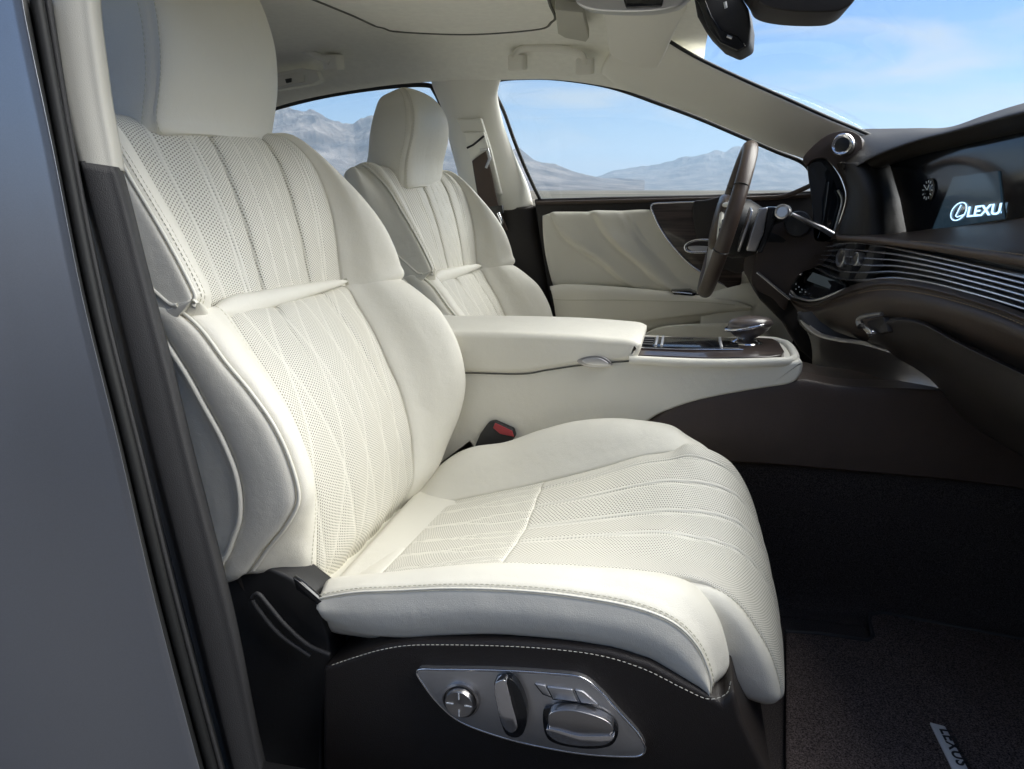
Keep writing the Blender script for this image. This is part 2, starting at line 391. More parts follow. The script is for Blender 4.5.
def glassmat(name, tint=(0.93, 0.96, 0.97), gl=0.10):
    m = bpy.data.materials.new(name); m.use_nodes = True; n, l = m.node_tree.nodes, m.node_tree.links; n.clear()
    o = n.new('ShaderNodeOutputMaterial'); t = n.new('ShaderNodeBsdfTransparent'); t.inputs[0].default_value = (*tint, 1)
    g = n.new('ShaderNodeBsdfGlossy'); g.inputs['Roughness'].default_value = 0.02; fr = n.new('ShaderNodeFresnel'); fr.inputs['IOR'].default_value = 1.15
    mu = n.new('ShaderNodeMath'); mu.operation = 'MULTIPLY_ADD'; mu.inputs[1].default_value = 0.12; mu.inputs[2].default_value = .025; l.new(fr.outputs[0], mu.inputs[0])
    x = n.new('ShaderNodeMixShader'); l.new(mu.outputs[0], x.inputs[0]); l.new(t.outputs[0], x.inputs[1]); l.new(g.outputs[0], x.inputs[2]); l.new(x.outputs[0], o.inputs['Surface']); return m
M['glass'] = glassmat('window_glass')

# ================================================================== OUTDOOR SETTING
def terrain_mat():
    m = mat('desert_ground', (0.30, 0.26, 0.22), 0.95, spec=0.1); n, l = m.node_tree.nodes, m.node_tree.links; b = n['Principled BSDF']
    t = n.new('ShaderNodeTexCoord'); q = n.new('ShaderNodeTexNoise'); q.inputs['Scale'].default_value = .012; q.inputs['Detail'].default_value = 9; q.inputs['Roughness'].default_value = .7
    l.new(t.outputs['Object'], q.inputs['Vector']); r = n.new('ShaderNodeValToRGB'); r.color_ramp.elements[0].position = .40; r.color_ramp.elements[1].position = .62
    r.color_ramp.elements[0].color = (.05, .055, .04, 1); r.color_ramp.elements[1].color = (.26, .225, .19, 1); l.new(q.outputs['Fac'], r.inputs[0]); l.new(r.outputs[0], b.inputs['Base Color']); return m
def rock_mat():
    m = mat('mountain_rock', (0.2, 0.17, 0.15), 0.95, spec=0.1); n, l = m.node_tree.nodes, m.node_tree.links; b = n['Principled BSDF']
    t = n.new('ShaderNodeTexCoord'); q = n.new('ShaderNodeTexNoise'); q.inputs['Scale'].default_value = .004; q.inputs['Detail'].default_value = 10; q.inputs['Roughness'].default_value = .65
    l.new(t.outputs['Object'], q.inputs['Vector']); r = n.new('ShaderNodeValToRGB'); r.color_ramp.elements[0].position = .38; r.color_ramp.elements[1].position = .66
    r.color_ramp.elements[0].color = (.055, .05, .05, 1); r.color_ramp.elements[1].color = (.22, .19, .17, 1); l.new(q.outputs['Fac'], r.inputs[0]); l.new(r.outputs[0], b.inputs['Base Color']); return m
M['ground'] = terrain_mat(); M['rock'] = rock_mat()
GZ = -0.55
def ground():
    rs = [0, 3, 8, 20, 60, 200, 600, 2000, 6000, 15000, 40000]; n = 64; V = [(0, 0, GZ)]; Fc = []
    for r in rs[1:]:
        for k in range(n): V.append((r*math.cos(2*math.pi*k/n), r*math.sin(2*math.pi*k/n), GZ))
    for k in range(n): Fc.append((0, 1+k, 1+(k+1) % n))
    for i in range(len(rs)-2):
        for k in range(n): a = 1+i*n; Fc.append((a+k, a+n+k, a+n+(k+1) % n, a+(k+1) % n))
    tag(from_arrays('desert_ground', V, Fc, M['ground'], smooth=False), kind='structure')
ground()

tag(from_arrays('added_dark_ground', [(-14, -16, GZ+.006), (4, -16, GZ+.006), (4, 1.6, GZ+.006), (-14, 1.6, GZ+.006)], [(0, 1, 2, 3)], mat('bounce_cutting_dark', (.045, .045, .048), .9, bump=[('n', 80, .004)]), smooth=False), kind='structure')  # unseen dark ground, added to cut light bouncing up at the car
tag(build('added_sky_blocker', [box_arr((3.1, -3.6, GZ+1.9), (10.2, .2, 3.8))], mat('sky_blocker_dark', (.03, .03, .033), .9), smooth=False), kind='structure')  # unseen blocker, added to keep sky light off the camera side
def vnoise(x, y, seed=0):
    rng = np.random.RandomState(seed); T = rng.rand(256, 256)
    xi, yi = np.floor(x).astype(int), np.floor(y).astype(int); fx, fy = x-xi, y-yi; fx = fx*fx*(3-2*fx); fy = fy*fy*(3-2*fy)
    g = lambda a, b: T[a % 256, b % 256]
    return (g(xi, yi)*(1-fx)+g(xi+1, yi)*fx)*(1-fy)+(g(xi, yi+1)*(1-fx)+g(xi+1, yi+1)*fx)*fy
def ridged(x, y, seed, o=6):
    s = 0; a = 1; t = 0
    for k in range(o):
        s = s+a*(1-np.abs(2*vnoise(x, y, seed+k)-1)); t += a; a *= .5; x = x*2.03+3.1; y = y*2.03+1.7
    return s/t
def mountains(name, az, hts, D, depth, seed, na=420, nr=90):
    """skyline heights (m) given at azimuths (deg from +Y towards +X) at distance D"""
    A = np.radians(np.linspace(az[0], az[-1], na)); h = np.interp(np.degrees(A), az, hts)
    R = np.linspace(-1, 1, nr)
    AA, RR = np.meshgrid(A, R, indexing='ij'); rad = D+RR*depth
    X = np.sin(AA)*rad; Y = np.cos(AA)*rad
    rg = ridged(X/1500+9, Y/1500+5, seed); rg2 = ridged(X/420+2, Y/420, seed+20, 5)
    env = np.clip(1-np.abs(RR), 0, 1)**1.15
    Z = GZ-3+h[:, None]*env*(0.42+0.75*rg)*(0.80+0.26*rg2)
    V = np.stack([X, Y, Z], -1).reshape(-1, 3)
    tag(from_arrays(name, V, grid_faces(na, nr)[:, ::-1], M['rock'], smooth=False), kind='structure')
# azimuth of pixel px at the horizon: YAW to the left of +Y
def azpx(px): return math.degrees(math.atan((px-512)/FPX)-YAW+0.0)
sky1 = [(150, 95), (230, 92), (280, 75), (300, 74), (325, 72), (345, 64), (362, 60), (378, 68), (410, 62), (450, 46), (490, 40), (520, 34), (540, 26), (575, 17), (600, 11), (640, 9)]
mountains('mountain_range', [azpx(p) for p, _ in sky1], [h*9.2 for _, h in sky1], 6500, 2600, 3)
sky2 = [(540, 8), (585, 10), (610, 18), (650, 22), (680, 28), (700, 31), (730, 36), (760, 38), (800, 34), (850, 30), (900, 26), (1000, 30), (1100, 30)]
mountains('distant_mountain_range', [azpx(p) for p, _ in sky2], [h*16 for _, h in sky2], 11500, 3500, 11)
def haze():
    m = bpy.data.materials.new('haze'); m.use_nodes = True; n, l = m.node_tree.nodes, m.node_tree.links; n.clear()
    o = n.new('ShaderNodeOutputMaterial'); v = n.new('ShaderNodeVolumePrincipled'); v.inputs['Color'].default_value = (.62, .80, 1, 1); v.inputs['Density'].default_value = 0.000075
    v.inputs['Anisotropy'].default_value = 0.2
    l.new(v.outputs[0], o.inputs['Volume'])
    top_ = max(max(v.co.z for v in o.data.vertices) for o in bpy.data.objects if o.name.endswith('mountain_range'))+30; V, Fc = box_arr((0, 0, (GZ-1+top_)/2), (36000, 36000, top_-GZ+1)); o_ = build('haze', [(V, Fc)], m, smooth=False); tag(o_, kind='stuff')
haze()

# ================================================================== CABIN SHELL
def pix(pts, Y):
    """photo outline -> world points; Y a number or list of depths"""
    n = len(pts); ys = np.interp(np.linspace(0, 1, n), np.linspace(0, 1, len(Y)), Y) if isinstance(Y, (list, tuple)) else [Y]*n
    return np.array([at(p[0], p[1], y=yy) for p, yy in zip(pts, ys)])
def pixd(pts, d): return np.array([at(p[0], p[1], d=dd) for p, dd in zip(pts, d if isinstance(d, (list, tuple)) else [d]*len(pts))])

# --- floor
V, Fc = box_arr((-.2, .78, .10), (3.6, 1.52, .03)); tag(build('cabin_floor_carpet', [(V, Fc)], M['carpet'], bevel=.003), kind='structure')

# --- roof lining
edge_px = [(215, 126), (283, 104), (330, 93), (385, 85), (430, 81), (500, 79), (560, 79), (610, 86), (655, 99), (690, 112)]
edge = pix(edge_px, [1.36, 1.33])
def edge_z(x): return np.interp(x, edge[:, 0], edge[:, 2])
def headliner():
    xs = np.array([-2.3, -1.9, -1.5, -1.2, -.95, -.75, -.55, -.38, -.22, -.10, -.03, .005]); net = []
    for i, x in enumerate(xs):
        ez = edge_z(x) if x > edge[0, 0] else edge[0, 2]-.10*(edge[0, 0]-x)
        fr = max(0, (x+.22)/.26)                       # falls towards the windscreen header
        crown = 1.285-.03*fr-.05*max(0, -1.0-x)
        row = []
        for y, k in ((1.36, 0), (1.325, .10), (1.28, .36), (1.21, .66), (1.10, .86), (.90, .97), (.67, 1), (.40, .98), (.2, .92), (.08, .82), (.02, .66), (.0, .45)):
            xx = x+(.02*(1-((y-.67)/.7)**2) if i == len(xs)-1 else 0)
            row.append((xx, y, ez+(crown-ez)*k))
        net.append(row)
    S = Surf(net)
    o = sheet('headliner', S, M['headliner'], na=110, nb=110, flip=1, thick=.03); tag(o, kind='structure')
    # closing the roof above: outer skin
    net2 = [[(p[0]*1.02, p[1]+(.06 if p[1] > 1 else -.05 if p[1] < .1 else 0), p[2]+.045) for p in r] for r in net]
    o = sheet('roof_skin', Surf(net2), M['paint'], na=40, nb=40, thick=.004); tag(o, kind='structure')
    return S
HL = headliner()

# --- sunroof: shade panel in a recessed rim
def sunroof():
    r = empty('sunroof', (-.55, .67, 1.27), 'pale sliding sunroof shade with a dark seam set in the roof lining', 'sunroof')
    c = [at(388, 27, z=1.258), at(470, 29, z=1.262), at(536, 24, z=1.262), at(551, 17, z=1.262)]
    x0, y1 = c[0][0], c[0][1]; x1 = c[3][0]
    base = [(x0-.02, .28, 1.268), (x0-.02, y1-.10, 1.266), (x0, y1-.03, 1.262), tuple(c[0]+[.03, 0, 0]), tuple(c[1]), tuple(c[2]), tuple(c[3]), (x1+.02, c[3][1]-.1, 1.266), (x1+.02, .28, 1.268)]
    P = curve(base, 70, closed=True)
    prism('shade_panel', P-[0, 0, .011], (0, 0, .03), M['headliner'], r, bevel=.003)
    tube('rim_seal', P-[0, 0, .0105], .0032, M['rim'], r, seg=8, closed=True)
M['rim'] = mat('grey_seal', (.10, .10, .085), .7)
sunroof()

# --- driver-side pillars
def _py(pts, off): return np.array([at(x, y, y=1.365+(y-84)/121*.06-off) for x, y in pts])
def pillar_mid():
    r = empty('door_pillar', (-.55, 1.38, .5), 'cream middle pillar with seat belt guide beside the rear-left window', 'pillar trim')
    L = [(428, 70), (430, 84), (440, 110), (447, 140), (458, 180), (466, 205), (474, 216)]
    Rr = [(500, 70), (495, 86), (495, 98), (501, 125), (512, 155), (525, 185), (531, 207)]
    a = pix(L, [1.35, 1.44]); b = pix(Rr, [1.35, 1.44])
    net = []
    for p, q in zip(a, b):
        net.append([p+[-.02, .09, 0], p+[0, .03, 0], p*.75+q*.25+[0, -.002, 0], (p+q)/2+[0, -.006, 0], p*.25+q*.75+[0, -.002, 0], q+[0, .025, 0], q+[-.012, .07, 0]])
    sheet('upper_cover', Surf(net), M['cream_trim'], r, 60, 40, flip=1, thick=.01)
    a = pix([(476, 212), (486, 240), (498, 275), (512, 330), (520, 400)], 1.44); b = pix([(531, 206), (536, 235), (545, 270), (553, 330), (556, 400)], 1.44)
    net = []
    for p, q in zip(a, b):
        net.append([p+[-.03, .09, 0], p+[0, .02, 0], p*.7+q*.3+[0, -.004, 0], p*.3+q*.7+[0, -.004, 0], q+[0, .02, 0], q+[.02, .09, 0]])
    sheet('lower_cover', Surf(net), M['brown_plastic'], r, 40, 30, thick=.01)
    # recessed guide plate
    pl = prism('guide_plate', _py([(456, 119), (481, 118), (491, 150), (502, 194), (483, 196), (470, 160)], .010), (0, .02, 0), M['cream_trim'], r, bevel=.004)
    prism('slider', _py([(463, 132), (484, 132), (486, 140), (488, 147), (480, 160), (471, 162), (467, 148)], .018), (0, .012, 0), M['cream_trim'], r, bevel=.003)
    tube('guide_slot', _py([(467, 148), (473, 145), (484, 136)], .019), .003, M['char'], r)
    return r
pillar_mid()
def belt():
    r = empty('seat_belt', (-.56, 1.33, .6), 'brown seat belt hanging from the guide on the cream middle pillar', 'seat belt')
    a = _py([(472, 161), (475, 180), (479, 200), (486, 216), (492, 235)], .024); b = _py([(486, 151), (492, 175), (496, 195), (500, 210), (508, 230)], .024)
    net = [[p, p*.5+q*.5+[0, -.004, 0], q] for p, q in zip(a, b)]
    sheet('webbing', Surf(net), M['webbing'], r, 30, 10, thick=.0015)
    tube('guide_loop', pix([(480, 150), (488, 149), (490, 158), (486, 168)], 1.36), .004, M['satin'], r)
    bk = prism('belt_tongue', pix([(488, 207), (502, 205), (503, 213), (494, 217), (489, 214)], 1.325), (0, .015, 0), M['black'], r, bevel=.003)
    tube('tongue_plate', pix([(498, 213), (502, 222), (499, 230)], 1.32), .005, M['chrome'], r)
belt()

def pillar_front():
    r = empty('windscreen_pillar', (.2, 1.3, 1.1), 'cream windscreen pillar sloping down to the dashboard', 'pillar trim')
    lo = pix([(600, 78), (622, 90), (660, 103), (700, 118), (740, 135), (775, 150), (803, 160), (818, 168)], [1.34, 1.34, 1.36, 1.40])
    up = pix([(640, 22), (672, 44), (700, 60), (740, 79), (785, 99), (825, 117), (856, 130), (900, 150)], [1.05, 1.10, 1.16, 1.25])
    net = []
    for i, (p, q) in enumerate(zip(lo, up)):
        m = (p+q)/2; net.append([p+[-.01, .05, .03], p+[0, .012, .004], p*.8+q*.2+[-.01, -.03, .0], m+[-.012, -.028, 0], p*.25+q*.75+[-.008, -.014, 0], q+[0, .012, 0], q+[-.03, .07, -.01]])
    sheet('pillar_cover', Surf(net), M['cream_trim'], r, 70, 40, thick=.01)
    tube('windscreen_seal', curve(up+[.0, .014, .004], 40), .005, M['rubber'], r, seg=8)
pillar_front()

# --- seals of the far windows
FW = [(540, 199), (533, 185), (524, 165), (514, 140), (504, 112), (496, 95), (494, 86), (500, 80), (525, 78), (560, 79), (610, 87), (660, 104), (700, 119), (740, 136), (775, 151), (803, 163), (813, 178), (815, 192)]
RW = [(215, 126), (283, 106), (330, 95), (385, 87), (425, 85), (435, 92), (446, 118), (455, 150), (468, 190), (480, 235), (486, 262), (200, 330), (190, 180)]
def far_windows():
    r = empty('front_side_window', (-.1, 1.46, 1.0), 'large driver-side front window with pale plain and far mountains behind', 'car window')
    P = pix(FW, 1.46); prism('pane', P, (0, .004, 0), M['glass'], r, bevel=0, smooth=False)
    tube('window_seal', curve(pix(FW, 1.44), 120), .006, M['rubber'], r, seg=8)
    r = empty('rear_side_window', (-1.0, 1.46, .9), 'rear-left side window between the two headrests with rocky mountains behind', 'car window')
    P = pix(RW, 1.46); prism('pane', P, (0, .004, 0), M['glass'], r, bevel=0, smooth=False)
    tube('window_seal', curve(pix(RW[:11], [1.40, 1.42, 1.45]), 80), .0075, M['rubber'], r, seg=8)
far_windows()
def windscreen():
    r = empty('windscreen', (.4, .67, 1.1), 'sloping windscreen glass above the dashboard', 'windscreen')
    top = [(.0, 1.30, 1.19), (.065, .9, 1.235), (.08, .67, 1.24), (.065, .4, 1.235), (0, .05, 1.19)]
    bot = [(.56, 1.56, 1.02), (.78, 1.0, .985), (.84, .67, .98), (.80, .3, .985), (.62, -.06, 1.0)]
    net = [[np.array(a)*(1-k)+np.array(b)*k+np.array([0, 0, .035*4*k*(1-k)]) for a, b in zip(top, bot)] for k in (0, .33, .66, 1)]
    sheet('pane', Surf(net), M['glass'], r, 30, 30, thick=.004)
windscreen()

# --- near door opening: body side, seals, pillar trims
M['near_trim_shaded'] = mat('shaded_cream_trim', (.50, .49, .44), .6, bump=[('v', 1200, 0.0002)])  # darker copy of the cream trim, shade put into its colour against the sun
def near_side():
    rows = [0, 150, 300, 450, 600, 769, 900]
    bx = [18, 50, 80, 117, 152, 197, 235]           # body edge
    r = empty('rear_door_skin', (-.75, -.18, .5), 'silver-blue outer skin of the closed rear door at the left edge', 'car door')
    e = np.array([at(x, y, y=-.17) for x, y in zip([14, 19]+bx[1:], [-60]+rows)])
    net = []
    for p in e: net.append([p+[-.03, .02, 0], p+[-.001, .004, 0], p+[-.003, -.0005, 0], p+[-.05, -.008, 0], p+[-.3, -.05, 0], p+[-.7, -.06, 0], p+[-1.2, -.05, 0]])
    sheet('outer_panel', Surf(net), M['paint'], r, 60, 60, flip=-1, thick=.006)
    # dark shut-line and seal
    r = empty('door_seal', (-.66, -.13, .5), 'black rubber weather seal running down between body side and pillar', 'door seal')
    a = np.array([at(x-4, y, y=-.155) for x, y in zip(bx, rows)]); s2 = np.array([at(x, y, y=-.11) for x, y in zip([52, 76, 106, 143, 180, 225, 262], rows)])
    net = [[p+[-.03, .01, 0], p, p*.75+q*.25+[.004, -.002, 0], p*.5+q*.5+[-.006, .0, 0], p*.25+q*.75+[.0, 0, 0], q, q+[-.02, .02, 0]] for p, q in zip(a, s2)]
    sheet('seal_channel', Surf(net), M['rubber'], r, 50, 40, thick=.006)
    m_ = a*.38+s2*.62+[.002, -.004, 0]; tube('seal_bulb', curve(m_, 50), .007, M['rubber'], r, seg=10)
    m_ = a*.12+s2*.88+[.002, -.003, 0]; tube('seal_lip', curve(m_, 50), .0035, M['char'], r, seg=8)
    r = empty('near_pillar_trim', (-.66, -.09, .6), 'tall trim of the near door pillar, cream above and charcoal below', 'pillar trim')
    l = [(50, -40), (50, 0), (55, 50), (64, 100), (74, 145), (80, 166)]; q = [(90, -40), (91, 0), (97, 50), (104, 100), (112, 145), (116, 170)]
    A, B = pix(l, -.10), pix(q, -.075)
    net = [[p+[-.03, .03, 0], p+[-.004, .004, 0], p*.7+s*.3+[.003, -.003, 0], p*.3+s*.7+[.004, -.003, 0], s+[0, .003, 0], s+[-.03, .05, 0]] for p, s in zip(A, B)]
    sheet('upper_cover', Surf(net), M['near_trim_shaded'], r, 40, 30, thick=.008)
    l = [(79, 161), (92, 215), (112, 290), (135, 385), (155, 465), (180, 560), (205, 660), (232, 769), (260, 880)]; q = [(115, 167), (128, 215), (143, 275), (168, 370), (190, 460), (212, 545), (238, 650), (262, 769), (290, 880)]
    A, B = pix(l, -.102), pix(q, -.078)
    net = [[p+[-.04, .03, 0], p+[-.004, .004, 0], p*.8+s*.2+[.001, -.005, 0], p*.3+s*.7+[.004, -.004, 0], s+[0, .004, 0], s+[-.04, .06, 0]] for p, s in zip(A, B)]
    sheet('lower_cover', Surf(net), M['char'], r, 50, 30, thick=.008)
near_side()
V, Fc = box_arr((0.0, -.12, .06), (1.4, .12, .10)); tag(build('door_sill', [(V, Fc)], M['black'], bevel=.01), 'black door sill below the near seat', 'door sill')
# rear of the cabin: far rear side, bulkhead and rear shelf, mostly hidden by the seats
tag(build('rear_cabin_side', [box_arr((-1.55, 1.46, .42), (1.9, .05, .55))], M['brown_plastic'], bevel=.01), 'dark trim of the rear door behind the seats', 'door trim')
tag(build('front_bulkhead', [box_arr((1.05, .67, .45), (.06, 1.7, .95)), box_arr((.80, .67, .78), (.5, 1.66, .03))], M['black'], bevel=.01), kind='structure')

# ================================================================== SEATS
B0 = np.array([-.49, .25]); _T = np.array([-.755, 1.02]); TV = (_T-B0)/np.linalg.norm(_T-B0); NV = np.array([TV[1], -TV[0]])
YC = 0.27
def SB(v, d, u): q = B0+TV*v+NV*d; return np.array([q[0], YC+u, q[1]])
def tab(v, T): T = sorted(T); return np.interp(v, [t[0] for t in T], [t[1] for t in T])

def smoothrow(rows): return rows

def upper_surface():
    vs = [.455, .475, .50, .535, .58, .63, .68, .72, .755]
    seam = [(.49, .038), (.536, .036), (.60, .027), (.664, .012), (.73, -.012), (.77, -.045)]
    insn = [(.45, .004), (.532, .000), (.582, -.002), (.635, -.004), (.697, -.012), (.759, -.025), (.788, -.040)]
    insf = [(.45, .018), (.511, .024), (.56, .04), (.618, .053), (.709, .064), (.748, .050), (.78, .03)]
    crest = [(.44, .102), (.468, .109), (.524, .118), (.601, .114), (.674, .088), (.731, .055), (.771, .018)]
    crestu = [(.44, .262), (.50, .252), (.6, .230), (.674, .200), (.731, .178), (.771, .160)]
    nearu = [(.44, -.270), (.536, -.264), (.664, -.255), (.73, -.246), (.77, -.235)]
    net = []
    def row(v, dv=0, dd=0, sh=1.0):
        s_, n_, f_, c_, cu, nu = tab(v, seam), tab(v, insn), tab(v, insf), tab(v, crest), tab(v, crestu), tab(v, nearu)
        iu = np.interp(v, [.5, .76], [-.185, -.200]); fu = np.interp(v, [.5, .76], [.175, .175])
        if fu > cu-.03: fu = cu-.03
        k = lambda u: (.018+.075*max(0, -u) if u < 0 else .018*(1-(u/.2)**2))*max(0, (v-.66)/.1)+(.024+.030*np.clip((-u-.245)/.015, 0, 1))*np.clip(-u/.2-.2, 0, 1)*np.clip((.53-v)/.06, 0, 1)
        cols = [(-.262, -.13), (-.272, -.06+.0), (nu-.006, s_-.022), (nu, s_), ((nu+iu)/2, (s_+n_)/2+.012), (iu, n_), (-.09, n_*.7+f_*.3+.004), (.0, (n_+f_)/2+.004), (.09, n_*.3+f_*.7-.004), (fu, f_), ((fu+cu)/2, (f_+c_)/2+.014), (cu, c_), (cu+.018, c_-.045), (min(cu+.03, .268), -.03), (.262, -.13)]
        dip = lambda u: .016*np.clip((.535-v)/.04, 0, 1)*np.clip((-u-.18)/.01, 0, 1)*np.clip((.268+u)/.005, 0, 1)
        bk = .030*np.clip((v-.58)/.15, 0, 1)
        cols = [(u, d-dip(u)+(bk if d <= -.12 else 0)) for u, d in cols]
        r = [(u, v+k(u)+dv, d) for u, d in cols]
        out = []
        for u, vv, d in r:
            d2 = d+dd if dd == 0 else max(-.13, min(d, .2)*(1-sh)+(-.09)*sh)
            if dd < -.5 and u < -.24: vv -= .03*sh; u += .02*sh
            out.append(SB(vv, d2, u))
        return out
    net.append(row(vs[0], 0, -.02, .25)); net += [row(v) for v in vs[1:]]
    net.append(row(.768, .004, -1, .12)); net.append(row(.775, .004, -1, .45)); net.append(row(.775, -.004, -1, .8)); net.append(row(.765, -.03, -1, 1.0))
    return Surf(net)

def lower_surface():
    vs = [.05, .085, .13, .18, .23, .28, .335, .39, .43, .462, .485]
    seam = [(.05, -.03), (.10, -.012), (.149, .012), (.19, .042), (.229, .068), (.258, .076), (.294, .079), (.347, .074), (.403, .056), (.462, .026), (.502, -.010)]
    pipe = [(.05, -.10), (.12, -.075), (.179, -.052), (.249, -.014), (.302, .0), (.364, -.006), (.436, -.017), (.492, -.039)]
    insn = [(.05, -.022), (.081, -.012), (.165, .030), (.225, .05), (.281, .058), (.344, .056), (.393, .046), (.454, .029), (.511, .012)]
    insf = [(.05, .004), (.085, .025), (.126, .044), (.194, .062), (.285, .066), (.4, .053), (.492, .031)]
    crest = [(.05, .0), (.105, .052), (.168, .116), (.234, .157), (.28, .168), (.317, .171), (.36, .167), (.406, .152), (.465, .108), (.49, .08)]
    net = []
    def row(v, sh=0.0, dv=0):
        lift = lambda u: np.interp(v, [.05, .085, .13, .18, .23], [.105, .08, .048, .018, 0])*np.clip((-u-.19)/.06, 0, 1)+(.024+.012*np.clip((-u-.24)/.02, 0, 1))*np.clip((v-.42)/.06, 0, 1)*np.clip((-u-.15)/.05, 0, 1)
        s_, p_, n_, f_, c_ = [tab(v, t) for t in (seam, pipe, insn, insf, crest)]
        iu = -.183; fu = np.interp(v, [.05, .25, .5], [.15, .165, .178])
        cols = [(-.262, -.15), (-.272, p_-.02), (-.274, p_), (-.274, (p_+s_)/2+.006), (-.266, s_), (-.235, s_*.62+n_*.38+.013), (iu, n_), (-.09, n_*.7+f_*.3+.008), (0, (n_+f_)/2+.008), (.09, n_*.3+f_*.7), (fu, f_), (.212, f_*.55+c_*.45+.018), (.238, f_*.2+c_*.8+.014), (.258, c_), (.276, c_-.03), (.282, max(-.05, c_-.12)), (.262, -.15)]
        return [SB(v+dv+lift(u), d-(d+.13)*sh, u) for u, d in cols]
    net.append(row(.05, .30, -.02)); net += [row(v) for v in vs[1:]]
    net.append(row(.492, .05, .004)); net.append(row(.49, .18, .008))
    return Surf(net)

def gau(x, w): return np.exp(-(x/w)**2)
def relief_lines(deep, fine, depth=0.0035, wd=0.006, wf=0.0022, fh=0.0008, mid=0.0):
    """deep, fine: lists of functions w -> s (fraction across)"""
    def f(w, s, La, Lb):
        r = np.zeros_like(w); m = np.ones_like(w)
        for g in deep:
            x = (s-g(w))*Lb
            r -= depth*gau(x, wd*.55)+depth*.5*gau(x, wd*1.8); m *= 1-gau(x, .0016)
        for g in fine:
            x = (s-g(w))*Lb
            r += fh*gau(x, wf*.8)-fh*.9*(gau(x-wf*1.5, wf*.6)+gau(x+wf*1.5, wf*.6)); m *= 1-np.clip(1.5*gau(x, wf*.95), 0, 1)
        # soft swell between the deep seams
        return r, m
    return f
L2 = lambda a, b, c=None: (lambda w: a+(b-a)*w) if c is None else (lambda w: a*(1-w)*(1-2*w)+4*c*w*(1-w)+b*w*(2*w-1))

def near_strip(S, name, a0, a1, b0, b1, mat_, parent, **k): return panel(name, S, a0, a1, b0, b1, mat_, parent, flip=-1, **k)

def make_headrest(root, v0, v1, hw, dep, doff=0.0, pointed=0.0):
    C = M['cream']
    L = v1-v0; rows = []
    prof_v = [(0, .90), (.012, .955), (.035, .985), (.08, 1.0), (.25, 1.0), (.45, 1.0), (.62, .985), (.76, .95), (.87, .87), (.945, .74), (.985, .56), (1.0, .34)]
    fd = [(.74, -.012), (.77, .0), (.80, .014), (.855, .051), (.90, .068), (.94, .076), (.98, .078), (1.02, .074), (1.08, .062)]
    for t, k in prof_v:
        v = v0+L*t; f = tab(v, fd)+doff
        if t > .8: f -= .5*(t-.8)**2*dep*4
        k = k*(1-pointed*max(0, t-.40)**2); hwk = hw*k
        kd = min(1, k*1.05) if t > .5 else 1
        base = [(0, .010), (-.37, .009), (-.70, .005), (-.92, -.003), (-1.0, -.020), (-1.013, -.045), (-.99, -.085), (-.90, -.112), (-.62, -.122), (-.28, -.125), (0, -.125)]
        ring = base+[(-u, d) for u, d in base[-2:0:-1]]
        rows.append([SB(v, f+d*(dep/.125 if d < -.02 else 1)*kd-(1-kd)*dep*.45, u*hwk) for u, d in ring])
    nseg = 120; H_ = np.array(rows)
    rr = cr1(H_, np.linspace(0, len(rows)-1, 72)); rr = np.stack([cr1(q, np.linspace(0, 20, nseg, endpoint=False), True) for q in rr])
    cen = rr.mean(1, keepdims=True); front = (np.arange(nseg)*20/nseg); fr = np.minimum(front, 20-front)
    gro = .0030*gau((fr-3.85)*.03, .0050)
    dirv = rr-cen; dirv /= np.linalg.norm(dirv, axis=-1, keepdims=True); rr = rr-dirv*gro[None, :, None]
    Fq = []
    for i in range(71):
        for j in range(nseg): Fq.append((i*nseg+j, i*nseg+(j+1) % nseg, (i+1)*nseg+(j+1) % nseg, (i+1)*nseg+j))
    Fq.append(tuple(range(nseg))[::-1]); Fq.append(tuple(range(71*nseg, 72*nseg)))
    hd = build('headrest', [(rr.reshape(-1, 3), Fq)], C, root)
    j1 = int(round(nseg*3.45/20)); jb = int(round(nseg*4.25/20))
    for j in (j1, jb, nseg-j1, nseg-jb): stitches('headrest_stitching', rr[3:66, j]+dirv[3:66, j]*.0006, M['thread'], hd, r=.0009)
    for u in (-.06, .06): tube('headrest_post', [SB(v0-.07, -.05, u), SB(v0+.03, -.045, u)], .006, M['chrome'], hd)

